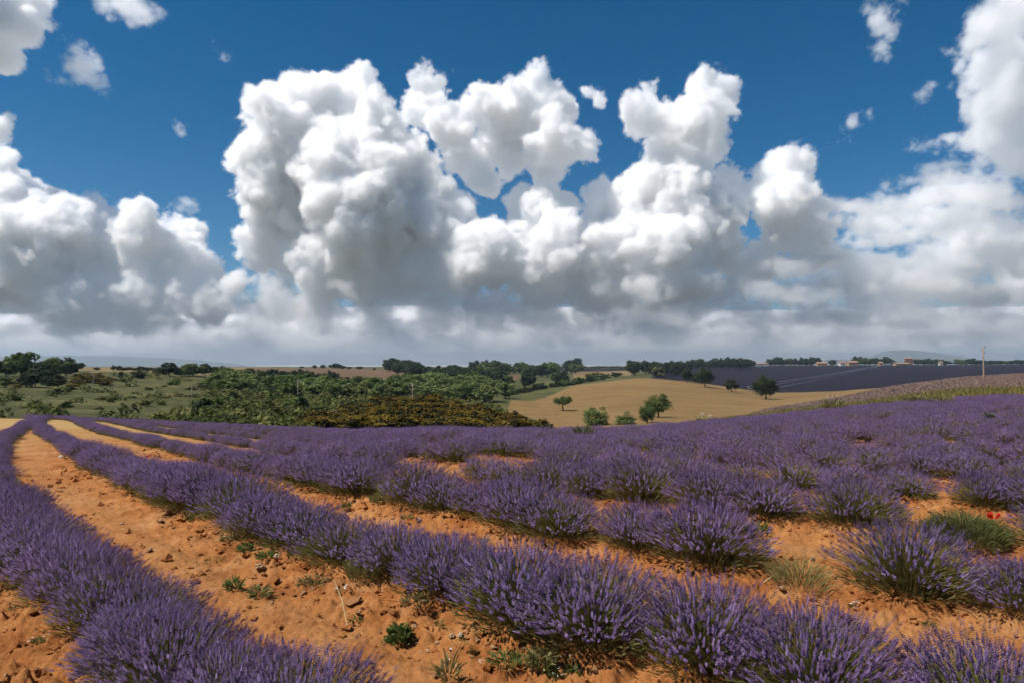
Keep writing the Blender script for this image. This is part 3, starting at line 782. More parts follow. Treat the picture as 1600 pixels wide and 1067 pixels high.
# open slope: shrubs of several greens
for i in range(150):
    px = U(150, 545) if i < 86 else U(330, 560); py = U(596, 646) if px > 235 else U(604, 640)
    if px < 320 and U(0, 1) < 0.6: continue
    k = trng.choice(['shrub_olive', 'shrub_mid', 'shrub_dark', 'shrub_olive', 'shrub_mid', 'shrub_light'])
    big = 1.0 if px > 330 else 0.7
    col = {'shrub_olive': 'olive', 'shrub_mid': 'green', 'shrub_dark': 'dark', 'shrub_light': 'pale green'}[k]
    plant(k, px, py, U(7, 16) * big, U(14, 34) * big, f'{col} shrub scattered over the scrub hillside behind the lavender', 'shrub', 'shrubs on the scrub hillside')
for px, py, h, w, k, lab in [(104, 636, 12, 19, 'shrub_dark', 'round dark shrub alone near the foot of the left slope'), (20, 627, 14, 28, 'shrub_mid', 'green shrub near the left frame edge above the lavender'),
        (85, 616, 12, 16, 'shrub_dark', 'dark shrub on the slope beside the left broom patch'), (103, 612, 12, 14, 'shrub_mid', 'green shrub right under the left broom patch'),
        (64, 638, 6, 12, 'shrub_dark', 'tiny dark shrub just above the end of the lavender rows'), (318, 648, 32, 42, 'shrub_dark', 'large dark shrub at the foot of the scrub hill behind the rows'),
        (352, 640, 28, 34, 'shrub_mid', 'green shrub right of the large dark shrub behind the rows'), (470, 645, 28, 26, 'shrub_dark', 'dark upright shrub left of the yellow broom thicket'),
        (436, 658, 26, 44, 'shrub_olive', 'soft olive rounded shrub just behind the lavender field edge'), (492, 648, 16, 26, 'shrub_mid', 'green shrub between the dark upright shrub and the broom thicket'),
        (300, 610, 10, 18, 'shrub_dark', 'dark shrub beside the thin post on the scrub hill')]:
    plant(k, px, py, h, w, lab, 'shrub', 'shrubs at the foot of the slope')
# broom
for i in range(16):
    px = U(102, 175); plant('broom', px, U(589, 603), U(7, 12), U(14, 26), 'yellow broom shrub in the patch on the left slope', 'shrub', 'broom patch on the left slope', name='broom_shrub')
for px, py in [(30, 600), (22, 606), (95, 612), (112, 608), (120, 604)]:
    plant('broom', px, py, U(7, 11), U(14, 22), 'broom shrub mixed into the dark bushes of the left slope', 'shrub', 'scattered broom on the left slope', name='broom_shrub')
n = 0
while n < 150:
    px, y = U(490, 845), U(54, 108)
    u = (px - 668) / 178.0
    top = 66 + 42 * max(0.0, 1 - u * u)
    if y > top: continue
    n += 1
    lab = 'yellow broom shrub in the ' + ('left' if u < -0.4 else ('right' if u > 0.4 else 'middle')) + ' of the big thicket, ' + ('by the lavender edge' if y < 72 else ('on its upper rim' if y > 92 else 'half way up'))
    # a swell of ground-hugging broom: its size in metres
    H = U(1.1, 2.0); W = U(2.0, 3.6)
    x = (px - 800) / F_PX * y / _cp
    z = float(ground(x, y))
    ms = trng.choice(KINDS['broom'])
    root = empty('broom_shrub', (x, y, z - 0.05), U(0, 6.28), (W, W, H)); tag(root, lab, 'shrub', 'the big broom thicket')
    obj('trunk', ms[1], root); tag(obj('crown', ms[0], root), kind='stuff'); tag(obj('blossom', ms[2], root), kind='stuff')
for i, (px, py, h, w) in enumerate([(780, 652, 18, 30), (800, 666, 20, 30), (815, 668, 22, 36), (838, 668, 16, 30), (852, 668, 9, 20)]):
    plant('shrub_mid', px, py, h, w, f'green shrub, {NUM[i]} from the left at the right tip of the broom thicket', 'shrub', 'green shrubs ending the broom thicket', d0=58)
# low undergrowth that nobody could count: joined tufts over the slope and under the belt
def undergrowth():
    r = np.random.default_rng(14)
    n = 3000
    px = r.uniform(-60, 830, n); d = np.exp(r.uniform(math.log(52), math.log(235), n))
    dens = np.interp(px, [-60, 150, 330, 420, 830], [0.08, 0.05, 0.25, 1.0, 1.0]) * np.clip(2.2 * fbm(px / 40, d / 30, 3, 17) - 0.35, 0, 1)
    E = edge_d(px)
    k = (r.random(n) < dens) & (d > E * 1.25) & ~((px > 778) & (d > 105)) & ~((d > 100) & (px > 790)) & ~((d < 116) & (px > 485 + 0.6 * np.abs(d - 85)))
    px, d = px[k], d[k]; x = (px - 800) / F_PX * d; z = ground(x, d); n = len(px)
    per = 64
    R = r.uniform(0.5, 1.9, n) * (0.6 + d / 220); Hh = R * r.uniform(0.55, 1.0, n)
    u = unit(r.normal(size=(n, per, 3)) + np.array([0, 0, 0.3])); u[..., 2] = np.abs(u[..., 2])
    P = np.stack([x, d, z], -1)[:, None] + u * r.uniform(0.5, 1.05, (n, per, 1)) * np.stack([R, R, Hh], -1)[:, None]
    P = P.reshape(-1, 3); nn = unit(u.reshape(-1, 3) + r.normal(0, .4, (n * per, 3))); a = unit(np.cross(nn, r.normal(size=nn.shape))); b = np.cross(nn, a)
    s_ = np.repeat(R, per)[:, None] * 0.17 * r.uniform(0.6, 1.3, (n * per, 1))
    V = np.stack([P - a * s_, P - b * s_ * .6, P + a * s_, P + b * s_ * .6], 1).reshape(-1, 3)
    tone = np.clip(np.repeat(r.normal(.5, .25, n), per) + r.normal(0, .13, n * per), 0, 1)
    M['under'] = leaf_mat('undergrowth_leaf', [(0.0, (0.030, 0.038, 0.010)), (0.4, (0.076, 0.092, 0.019)), (0.75, (0.130, 0.142, 0.032)), (1.0, (0.18, 0.15, 0.05))], 0.2, objvar=0.0)
    me = mesh_np('undergrowth', V, np.arange(len(V)).reshape(-1, 4), [M['under']]); add_tone(me, np.repeat(tone, 4))
    tag(obj('undergrowth', me), 'low green and olive undergrowth covering the scrub hillside', 'undergrowth', kind='stuff')
undergrowth()
# woods in the middle distance
for i in range(60):
    px = U(606, 765); t = (px - 606) / 160
    plant('dark', px, 582 + 17 * t + U(-5, 3), U(13, 19), U(17, 28), 'dark tree in the wood at the end of the ploughed field', 'tree', 'dark wood beyond the ploughed field')
for i in range(40):
    px = U(735, 905); t = (px - 735) / 170
    plant(trng.choice(['dark', 'dark', 'mid']), px, U(586, 612) - 14 * t, U(14, 22), U(16, 28), 'dark tree in the valley wood left of the golden field', 'tree', 'valley wood left of the golden field')
for i in range(18):
    px = U(735, 870); plant('dark', px, 579, U(11, 17), U(14, 24), 'dark tree in the far wood under the horizon left of the dark lavender', 'tree', 'far wood in the middle', depth=U(640, 760))
for i in range(20):
    t = i / 19; px = 805 + 155 * t; plant(trng.choice(['shrub_dark', 'shrub_mid', 'dark']), px + U(-3, 3), 618 - 27 * t - 2, U(6, 12), U(11, 20), f'dark shrub, {NUM[i]} from the left in the hedge edging the golden field', 'shrub', 'hedge along the golden field')
for i, (px, py, h, w) in enumerate([(921, 590, 8, 14), (932, 589, 9, 18), (940, 588, 6, 12)]):
    plant('broom', px, py, h, w, f'yellow shrub, {NUM[i]} from the left at the top of the golden field hedge', 'shrub', 'yellow shrubs by the golden crest', name='broom_shrub')
def treeline():
    r = np.random.default_rng(8); Vs = []; tn = []
    for k in range(70):
        px = 868 + k * 1.7 + r.normal(0, 0.8); d = r.uniform(1000, 1150); x = (px - 800) / F_PX * d; z = float(ground(x, d))
        H = r.uniform(2.6, 5.0); W = r.uniform(2.5, 5.5); n = 60
        u = unit(r.normal(size=(n, 3))); P = np.array([x, d, z + H * .5]) + u * np.array([W, W, H * .55]) * r.uniform(.4, 1, (n, 1))
        a = unit(np.cross(u, r.normal(size=u.shape))); b = np.cross(u, a); s_ = 0.55
        Vs.append(np.stack([P - a * s_, P - b * s_, P + a * s_, P + b * s_], 1).reshape(-1, 3)); tn.append(np.repeat(r.uniform(.2, .8, n), 4))
    V = np.concatenate(Vs); me = mesh_np('distant_treeline', V, np.arange(len(V)).reshape(-1, 4), [M['leaf_dark']]); add_tone(me, np.concatenate(tn))
    tag(obj('distant_treeline', me), 'thin dark line of far trees above the distant purple field', 'trees', kind='stuff')
treeline()
for i, (px, h, w) in enumerate([(472, 3, 8), (492, 5, 8), (505, 6, 9), (525, 8, 20), (536, 5, 10), (546, 4, 9), (562, 5, 12), (585, 3, 6)]):
    plant('dark', px, 575, h, w, f'tiny tree, {NUM[i]} from the left on the skyline of the ploughed field', 'tree', 'tiny trees above the ploughed field', depth=640)
# along the golden crest
for px, py, h, w, k, lab in [(992, 586, 23, 30, 'dark', 'big dark round tree at the left end of the crest trees'), (1029, 588, 16, 21, 'shrub_olive', 'rounded yellowish tree on the golden crest'),
        (1073, 597, 23, 17, 'fine_dark', 'dark tree left of the pair on the golden crest'), (1101, 604, 31, 27, 'fine_dark', 'taller dark tree of the pair on the right of the golden crest'),
        (1143, 611, 18, 20, 'dark', 'low dark tree between the crest pair and the tree by the wires'), (1088, 598, 15, 16, 'dark', 'small dark tree filling the gap of the crest pair'),
        (1196, 624, 38, 37, 'fine_dark', 'dark spreading tree with bare trunk in front of the power lines')]:
    plant(k, px, py, h, w, lab, 'tree', None)
for i in range(12):
    px = 1008 + i * 5.6; plant('dark', px + U(-2, 2), 582, U(15, 21), U(15, 24), f'dark tree, {NUM[i]} from the left in the grove behind the golden crest', 'tree', 'grove behind the golden crest', depth=U(560, 640))
for i in range(20):
    px = 1075 + i * 5.0; plant('dark', px + U(-2, 2), 576, U(10, 17), U(12, 20), f'dark tree, {NUM[i]} from the left in the horizon grove behind the crest pair', 'tree', 'horizon grove right of the crest', depth=U(800, 900))
# lone trees in the golden field
plant('umbrella', 880, 640, 22, 27, 'small umbrella shaped tree alone on the golden field', 'tree')
plant('fine_light', 931, 664, 31, 41, 'pale green bushy tree at the near edge of the golden field', 'tree')
plant('fine_light', 977, 663, 21, 36, 'low wide green bush next to the pale bushy tree', 'shrub')
plant('fine', 1011, 661, 30, 27, 'lower rounded tree touching the taller one on the golden field', 'tree')
plant('fine', 1029, 651, 37, 38, 'tallest tree standing on the golden field', 'tree')
# horizon right
gaps = [(1274, 1292), (1308, 1340), (1370, 1380), (1396, 1425), (1481, 1488), (1174, 1200)]
px = 1168
while px < 1660:
    px += U(5, 9)
    if any(a - 3 < px < b + 3 for a, b in gaps) and U(0, 1) < 0.9: continue
    plant(trng.choice(['dark', 'dark', 'mid']), px, 571, U(7, 12.5) * (1.1 if px < 1400 else 0.8), U(10, 21), 'dark tree in the long row on the right horizon', 'tree', 'horizon trees on the right', depth=U(1005, 1050))

# ------------------------------------------------------------------ farm houses on the right horizon
M['wall_tan'] = field_mat('plaster_tan', [(0.3, (0.34, 0.22, 0.13)), (0.7, (0.42, 0.28, 0.17))], 1.0, 3)
M['wall_red'] = field_mat('brick_red', [(0.3, (0.17, 0.085, 0.06)), (0.7, (0.23, 0.115, 0.08))], 1.0, 3)
M['wall_white'] = field_mat('plaster_white', [(0.3, (0.55, 0.50, 0.44)), (0.7, (0.66, 0.6, 0.52))], 1.0, 3)
M['rooftile'] = field_mat('roof_tile', [(0.3, (0.26, 0.15, 0.09)), (0.7, (0.36, 0.22, 0.14))], 1.5, 3)
M['glass'] = new_mat('window_glass')[0]; M['glass'].node_tree.nodes['Principled BSDF'].inputs['Base Color'].default_value = (0.02, 0.025, 0.03, 1); M['glass'].node_tree.nodes['Principled BSDF'].inputs['Roughness'].default_value = 0.15
def box(x0, x1, y0, y1, z0, z1):
    v = np.array([(x, y, z) for z in (z0, z1) for y in (y0, y1) for x in (x0, x1)], float)
    return v, np.array([(0, 2, 3, 1), (4, 5, 7, 6), (0, 1, 5, 4), (1, 3, 7, 5), (3, 2, 6, 7), (2, 0, 4, 6)])
def house(name, label, px, wpx, hpx, wall, depth=985.0, roof=0.35, nwin=3, tower=False):
    W = wpx / F_PX * depth; H = hpx / F_PX * depth; D = min(W, 9.0) * 0.8
    x = (px - 800) / F_PX * depth / _cp
    root = empty(name, (x, depth, float(ground(x, depth)) - 0.1), U(-0.15, 0.15)); tag(root, label, 'building')
    hw = H * (1 - roof)
    v, f = box(-W / 2, W / 2, -D / 2, D / 2, 0, hw); obj('wall', mesh_np('wall', v, f, [wall]), root)
    e = 0.35
    if tower:
        v = np.array([(-W/2-e, -D/2-e, hw), (W/2+e, -D/2-e, hw), (W/2+e, D/2+e, hw), (-W/2-e, D/2+e, hw), (0, 0, H)]); fs = [np.array([(0, 3, 2, 1)]), np.array([(0, 1, 4), (1, 2, 4), (2, 3, 4), (3, 0, 4)])]
    else:
        v = np.array([(-W/2-e, -D/2-e, hw), (W/2+e, -D/2-e, hw), (W/2+e, D/2+e, hw), (-W/2-e, D/2+e, hw), (-W/2-e, 0, H), (W/2+e, 0, H)]); fs = [np.array([(0, 1, 5, 4), (2, 3, 4, 5), (0, 3, 2, 1)]), np.array([(1, 2, 5), (3, 0, 4)])]
    v[:, 2] += 0.003
    obj('roof', mesh_np('roof', v, fs, [M['rooftile']]), root)
    v, f = box(-0.5, 0.5, -0.06, 0.0, 0, 1.2); mw = mesh_np('window', v, f, [M['glass']])
    for i in range(nwin):
        o = obj('window', mw, root); o.location = (-W / 2 + W * (i + 0.5) / nwin, -D / 2 - 0.003, hw * 0.45)
    v, f = box(-0.55, 0.55, -0.08, 0.0, 0, 2.0); o = obj('door', mesh_np('door', v, f, [M['bark']]), root); o.location = (W * 0.08, -D / 2 - 0.004, 0.0)
house('farmhouse', 'long pale farm building among the trees left of the houses', 1187, 24, 5, M['wall_white'], roof=0.3, nwin=5)
house('farmhouse', 'tan house between two tree groups on the right horizon', 1283, 15, 6.5, M['wall_tan'])
house('farmhouse', 'small bright house left of the wide tan house', 1315, 8, 7.5, M['wall_white'], nwin=2)
house('farmhouse', 'wide tan house with tiled roof on the right horizon', 1331, 15, 8, M['wall_tan'])
house('farmhouse', 'little narrow orange house standing alone beside trees', 1375, 6, 6, M['wall_tan'], nwin=1)
house('farmhouse', 'low long tan shed in front of the red tower', 1408, 24, 4.5, M['wall_tan'], depth=965, nwin=4)
house('tower_house', 'red brick tower house above the horizon trees', 1419, 9.5, 13, M['wall_red'], depth=1000, roof=0.2, nwin=2, tower=True)
house('farmhouse', 'tiny white house between horizon trees on the right', 1469, 5, 6, M['wall_white'], nwin=1)

# ------------------------------------------------------------------ posts and wires
M['wood'] = field_mat('weathered_wood', [(0.3, (0.22, 0.17, 0.12)), (0.7, (0.36, 0.29, 0.21))], 2.5, 5)
M['wire'] = new_mat('aluminium_wire')[0]; b_ = M['wire'].node_tree.nodes['Principled BSDF']; b_.inputs['Base Color'].default_value = (0.55, 0.53, 0.52, 1); b_.inputs['Metallic'].default_value = 0.3; b_.inputs['Roughness'].default_value = 0.4
M['ceramic'] = new_mat('insulator')[0]; M['ceramic'].node_tree.nodes['Principled BSDF'].inputs['Base Color'].default_value = (0.10, 0.08, 0.07, 1)
def pole(px, depth, top_py, r, label, ins=True, arm=False):
    x = (px - 800) / F_PX * depth / _cp; z0 = float(ground(x, depth)); zt = EYE + float(slope_of(top_py)) * depth
    root = empty('utility_pole', (x, depth, z0)); tag(root, label, 'pole')
    h = zt - z0
    v, f = tube([(0, 0, -0.3), (0.01, 0, h * 0.5), (0, 0, h), (0, 0, h + 0.02)], [r, r * 0.88, r * 0.75, 0.002], 10)
    obj('post', mesh_np('post', v, f, [M['wood']], smooth=True), root)
    if ins:
        for dz, sx in ((0.18, 1), (0.62, -1), (0.95, 1)):
            v, f = tube([(0, 0, 0), (sx * r * 1.6, 0, 0.0), (sx * r * 1.9, 0, 0.03), (sx * r * 1.9, 0, 0.16), (sx * r * 1.9, 0, 0.2)], [0.012, 0.012, 0.045, 0.05, 0.01], 8)
            o = obj('insulator', mesh_np('insulator', v, f, [M['ceramic']], smooth=True), root); o.location = (0, 0, h - dz)
    if arm:
        v, f = box(-0.9, 0.9, -0.05, 0.05, h - 0.4, h - 0.28); obj('crossarm', mesh_np('crossarm', v, f, [M['wood']]), root)
    return Vector((x, depth, zt))
pole(1536, 98, 541, 0.115, 'pale wooden utility pole rising from the faded lavender')
pole(147, 170, 583, 0.10, 'thin grey post on the left slope beside the broom patch', ins=False, arm=True)
pole(301, 125, 601, 0.10, 'pale post standing in front of the large dark shrub', ins=False, arm=True)
pole(466, 150, 592, 0.11, 'pale post among the light green trees of the belt', ins=False, arm=True)
pole(645, 115, 598, 0.10, 'pale post left of the broom thicket top among green trees', ins=False, arm=True)
A = pole(1404, 930, 563, 0.22, 'far wooden pole beside the low shed where wires begin', arm=True)
B = pole(1168, 372, 603, 0.14, 'wooden pole hidden behind the tree by the power lines', arm=True)
for i, (dz, lab) in enumerate([(0.0, 'uppermost of the three sagging power wires before the dark field'), (-1.3, 'middle one of the three sagging power wires before the dark field'), (-3.4, 'lowest of the three sagging power wires before the dark field')]):
    t = np.linspace(0, 1, 30)
    P = np.array(A)[None] * (1 - t)[:, None] + np.array(B)[None] * t[:, None]
    P[:, 2] += dz * (0.25 + 0.75 * t) - 3.2 * 4 * t * (1 - t) * 0.5
    P[:, 0] += (i - 1) * 0.5
    v, f = tube(P, np.full(30, 0.10), 5)
    tag(obj('power_line', mesh_np('power_line', v, f, [M['wire']], smooth=True)), lab, 'power line', 'power wires')
# ------------------------------------------------------------------ stones, clods, weeds and flowers on the soil
def stone_mat():
    m, nt, bs = new_mat('pale_stone')
    oi = nt.nodes.new('ShaderNodeObjectInfo')
    c = ramp(nt, oi.outputs['Random'], [(0.0, (0.27, 0.12, 0.045)), (0.45, (0.34, 0.19, 0.09)), (0.8, (0.42, 0.30, 0.19)), (1.0, (0.50, 0.44, 0.38))])
    f = noise_tex(nt, 30.0, 5, 0.7)
    c = mix(nt, 1.0, c, ramp(nt, f, [(0.3, (0.75, 0.72, 0.7)), (0.7, (1.15, 1.15, 1.15))]), 'MULTIPLY')
    nt.links.new(c, bs.inputs['Base Color']); bump(nt, bs, f, 0.5, 0.01)
    return m
M['stone'] = stone_mat()
def ico(sub=1):
    bm = bmesh.new(); bmesh.ops.create_icosphere(bm, subdivisions=sub, radius=1.0)
    v = np.array([p.co[:] for p in bm.verts]); f = np.array([[q.index for q in p.verts] for p in bm.faces]); bm.free()
    return v, f
_iv, _if = ico(1); _iv2, _if2 = ico(2)
def rock_verts(r, v):
    q = v * (1 + 0.22 * r.normal(size=(len(v), 1)))
    for _ in range(4):                                  # split faces: flat facets
        n = unit(r.normal(size=3)); h = r.uniform(0.45, 0.8)
        dd = q @ n; q = q - np.maximum(dd - h, 0)[:, None] * n
    return q * r.uniform(0.65, 1.15, 3) * np.array([1, 1, 0.7])
r5 = np.random.default_rng(77)
STONES = [mesh_np('stone', rock_verts(r5, _iv2 if i < 4 else _iv), _if2 if i < 4 else _if, [M['stone']]) for i in range(8)]
srng = random.Random(5)
def on_soil(px, py):
    X, Yv, Zv = ray(px, py)
    d = np.linspace(1.5, 30, 4000); x = X / Yv * d; z = EYE + Zv / Yv * d
    b = np.nonzero(z <= soil_z(x, d))[0]
    i = b[0] if len(b) else len(d) - 1
    return float(x[i]), float(d[i]), float(soil_z(x[i:i+1], d[i:i+1])[0])
def stone(px, py, size_px, label, me=None, group=None):
    x, y, z = on_soil(px, py); s = size_px / F_PX * y * 0.5
    o = obj('stone', me or srng.choice(STONES)); o.location = (x, y, z + s * 0.22); o.scale = (s, s, s * 0.9); o.rotation_euler = (srng.gauss(0, .25), srng.gauss(0, .25), srng.uniform(0, 6.28))
    tag(o, label, 'stone', group)
for px, py, s, lab in [(556, 941, 24, 'grey pitted stone lying in the middle of the soil path'), (405, 889, 15, 'small whitish stone beside the weeds on the path'), (432, 872, 12, 'white pebble by the small weed near the second row'),
        (747, 1002, 18, 'yellowish rounded stone below the second lavender row'), (647, 979, 12, 'pale pointed stone near the leafy green weed'), (24, 891, 18, 'grey stone at the left edge below the lower left row'),
        (137, 1043, 22, 'orange brown stone on the dark soil at the lower left'), (262, 802, 14, 'flat pale stone on the upper part of the wide path'), (250, 815, 10, 'small pale stone right below the flat pale stone'),
        (653, 814, 14, 'light stone under the third row of lavender'), (1222, 921, 22, 'flat ochre stone in front of the gap in the third row'), (475, 928, 12, 'light pebble left of the grey pitted stone'),
        (424, 941, 10, 'white pebble close to the lower left row'), (95, 714, 9, 'white stone far up the wide soil path'), (684, 1006, 14, 'ochre stone left of the yellowish rounded one'),
        (706, 996, 12, 'pinkish stone between two ochre stones under the second row'), (755, 1037, 20, 'flat reddish slab stone near the bottom of the frame'), (615, 962, 16, 'angular brown stone between the grey stone and the weed')]:
    stone(px, py, s, lab)
n = 0
while n < 170:
    px, py = srng.uniform(0, 1600), srng.uniform(740, 1062)
    x, y, z = on_soil(px, py)
    rd = float(row_dist(np.array([x]), np.array([y]))[0])
    if rd < 0.32 or y > 10: continue
    n += 1
    stone(px, py, srng.choice([6, 6, 7, 8, 9, 10, 12]) * (0.75 if py < 860 else 1.0), 'small ochre stone on the soil, ' + ('left of the first lavender row' if x < -1.3 - 0.85 * (y - 3.9) and y < 9 and px < 260 and py > 800 else ('on the wide path left of the second row' if px < 700 and py > 740 + 0.33 * px else 'on the strips between the rows at the right')), group='small stones on the soil')
def clods():
    n = 42000
    x, y = r5.uniform(-8, 8, n), 2.6 + 12.4 * r5.random(n) ** 1.5
    rd = row_dist(x, y)
    keep = (np.abs(x) < 0.82 * y + 0.3) & (r5.random(n) < np.clip(1.25 - np.abs(rd - 0.42) / 0.34, 0.26, 1)) & (fbm(x * 1.3, y * 1.3, 2, 33) > 0.36)
    x, y = x[keep], y[keep]; z = soil_z(x, y)
    s = np.minimum(0.034, 0.0056 * np.exp(r5.normal(0.2, 0.68, len(x)))) * (1 + y / 16)
    bv, bf = _iv[:], _if
    oct_v = np.array([(1, 0, 0), (-1, 0, 0), (0, 1, 0), (0, -1, 0), (0, 0, 1), (0, 0, -1), (.6, .6, .5), (-.6, .55, .5), (.55, -.6, .5), (-.6, -.6, .45)])
    oct_f = np.array([(4, 0, 6), (0, 2, 6), (2, 4, 6), (4, 2, 7), (2, 1, 7), (1, 4, 7), (4, 1, 9), (1, 3, 9), (3, 4, 9), (4, 3, 8), (3, 0, 8), (0, 4, 8), (5, 2, 0), (5, 1, 2), (5, 3, 1), (5, 0, 3)])
    k = len(oct_v)
    V = oct_v[None] * (1 + 0.25 * r5.normal(size=(len(x), k, 1)))
    a = r5.uniform(0, 6.28, len(x)); ca, sa = np.cos(a)[:, None], np.sin(a)[:, None]
    st = r5.uniform(0.7, 1.4, (len(x), 1, 3)) * np.array([1, 1, 0.75])
    V = V * st
    V = np.stack([V[..., 0] * ca - V[..., 1] * sa, V[..., 0] * sa + V[..., 1] * ca, V[..., 2]], -1) * s[:, None, None] + np.stack([x, y, z + s * 0.2], -1)[:, None]
    F = (oct_f[None] + (np.arange(len(x)) * k)[:, None, None]).reshape(-1, 3)
    tag(obj('soil_clods', mesh_np('soil_clods', V.reshape(-1, 3), F, [M['soil']])), 'crumbled ochre clods and gravel strewn on the soil', 'gravel', kind='stuff')
clods()

M['weed'] = leaf_mat('weed_leaf', [(0.0, (0.045, 0.070, 0.014)), (0.5, (0.085, 0.120, 0.028)), (1.0, (0.15, 0.18, 0.05))], 0.3)
M['weed_pale'] = leaf_mat('weed_pale', [(0.0, (0.11, 0.105, 0.035)), (0.5, (0.21, 0.19, 0.070)), (1.0, (0.33, 0.285, 0.125))], 0.3)
M['weed_dull'] = leaf_mat('weed_dull', [(0.0, (0.070, 0.078, 0.022)), (0.5, (0.125, 0.132, 0.040)), (1.0, (0.20, 0.20, 0.075))], 0.3)
M['petal_white'] = leaf_mat('petal_white', [(0.0, (0.55, 0.54, 0.50)), (1.0, (0.80, 0.79, 0.76))], 0.25, objvar=0.0)
M['petal_red'] = leaf_mat('petal_red', [(0.0, (0.45, 0.020, 0.010)), (1.0, (0.65, 0.050, 0.018))], 0.3, objvar=0.0)
M['straw'] = leaf_mat('straw', [(0.0, (0.30, 0.20, 0.075)), (0.5, (0.42, 0.30, 0.13)), (1.0, (0.55, 0.42, 0.22))], 0.2, objvar=0.0)
def leaves_mesh(seed, n, spread, height, leaf_l, leaf_w, mat, upright=0.4, name='foliage', segs=2):
    r = np.random.default_rng(seed)
    a = r.uniform(0, 6.28, n); q = np.sqrt(r.random(n)) * spread
    p0 = np.stack([q * np.cos(a), q * np.sin(a), r.random(n) * height * (1 - 0.6 * q / max(spread, 1e-6))], 1)
    d = unit(np.stack([np.cos(a), np.sin(a), r.normal(upright, 0.3, n)], 1) + r.normal(0, 0.3, (n, 3)))
    d[:, 2] = np.maximum(d[:, 2], -0.1); L = leaf_l * r.uniform(0.6, 1.3, (n, 1))
    V, F, k = ribbon(r, p0, p0 + d * L * 0.55 + np.array([0, 0, 0.25]) * L, p0 + d * L, leaf_w, segs)
    # leaf blades: widest in the middle
    me = mesh_np(name, V, F, [mat]); add_tone(me, np.repeat(np.clip(r.normal(0.5, 0.22, n), 0, 1), k)); return me
def flowers_mesh(seed, n, spread, h0, h1, petal, mat, np_=5, name='flower'):
    r = np.random.default_rng(seed)
    a = r.uniform(0, 6.28, n); q = np.sqrt(r.random(n)) * spread
    c = np.stack([q * np.cos(a), q * np.sin(a), r.uniform(h0, h1, n)], 1)
    tl = unit(np.stack([r.normal(0, .3, n), r.normal(0, .3, n), np.ones(n)], 1)); u = unit(np.cross(tl, np.array([1.0, .2, .1]))); w = np.cross(tl, u)
    an = np.arange(np_) * 6.283 / np_
    o = u[:, None] * np.cos(an)[None, :, None] + w[:, None] * np.sin(an)[None, :, None]; t = np.cross(tl[:, None], o)
    P = petal * r.uniform(0.7, 1.25, (n, 1, 1))
    V = np.stack([np.broadcast_to(c[:, None], o.shape), c[:, None] + o * P * .7 + t * P * .45 + tl[:, None] * P * .25, c[:, None] + o * P * 1.1 + tl[:, None] * P * .3, c[:, None] + o * P * .7 - t * P * .45 + tl[:, None] * P * .25], 2).reshape(-1, 3)
    me = mesh_np(name, V, np.arange(len(V)).reshape(-1, 4), [mat]); add_tone(me, np.repeat(r.random(n * np_), 4)); return me
wid = [900]
def weed(px, py, w_px, h_px, label, mat='weed', n=60, leaf=0.3, upright=0.5, flowers=0, depth=None, name='weed', wide=0.16, petal=0.0075, fmat='petal_white', cat='weed', zoff=0.0):
    if depth is None: x, y, z = on_soil(px, py)
    else: y = depth; x = (px - 800) / F_PX * y / _cp; z = float(soil_z(np.array([x]), np.array([y]))[0])
    W = w_px / F_PX * y * 0.5; H = h_px / F_PX * y
    wid[0] += 1
    root = empty(name, (x, y, z + zoff)); tag(root, label, cat)
    L = leaf * max(W, H)
    tag(obj('foliage', leaves_mesh(wid[0], n, W * 0.8, max(0.01, H - L * 0.5), L, L * wide, M[mat], upright), root), kind='stuff')
    if flowers: tag(obj('flower', flowers_mesh(wid[0] + 500, flowers, W, H * 0.6, H * 1.25, petal, M[fmat]), root), kind='stuff')
    return root
weed(384, 860, 26, 14, 'small leafy green weed on the path near the second row', n=70, leaf=0.5, wide=0.35)
weed(416, 872, 38, 12, 'low green weed with one white flower beside the second row', n=90, leaf=0.4, flowers=2, wide=0.3)
weed(490, 912, 56, 16, 'flat sprawling grey green weed in the middle of the path', mat='weed_pale', n=160, leaf=0.35, wide=0.2)
weed(366, 920, 26, 22, 'green weed growing against the lower left row', n=90, leaf=0.5, wide=0.2)
weed(405, 934, 32, 24, 'second green weed against the lower left row, further right', mat='weed_pale', n=90, leaf=0.5, wide=0.2)
weed(625, 1004, 40, 34, 'round leafy green weed alone on the path', n=150, leaf=0.35, wide=0.42, upright=0.9)
weed(557, 973, 22, 12, 'tiny green weed left of the round leafy one', n=40, leaf=0.5, wide=0.3)
weed(604, 1005, 18, 12, 'little green sprout touching the round leafy weed', n=30, leaf=0.5, wide=0.35)
weed(648, 945, 44, 24, 'pale green weed at the foot of the second row', mat='weed_pale', n=120, leaf=0.4, wide=0.2, flowers=2)
weed(510, 862, 70, 22, 'bright green weed full of small white flowers under the second row', n=240, leaf=0.3, wide=0.25, flowers=46)
weed(455, 846, 50, 16, 'low weed with scattered white flowers at the foot of the second row', n=150, leaf=0.3, wide=0.25, flowers=14)
weed(568, 905, 56, 34, 'soft yellow green tuft leaning on the second row', mat='weed_pale', n=420, leaf=0.6, wide=0.05, upright=1.4, flowers=3)
weed(590, 785, 26, 18, 'bright green clump under the third row', n=120, leaf=0.4, wide=0.2)
weed(700, 1062, 40, 44, 'thin thistle like weed at the bottom of the path', mat='weed_pale', n=60, leaf=0.5, wide=0.12, upright=1.5, flowers=3)
weed(790, 1040, 60, 18, 'sprawling light green weed near the bottom right of the path', n=160, leaf=0.35, wide=0.22)
weed(843, 1046, 50, 34, 'pale green leafy weed beneath the second row', mat='weed_pale', n=160, leaf=0.4, wide=0.3, upright=0.9)
weed(880, 1058, 70, 20, 'weed with tiny white flowers at the bottom edge of the soil', n=200, leaf=0.3, wide=0.22, flowers=22, petal=0.005)
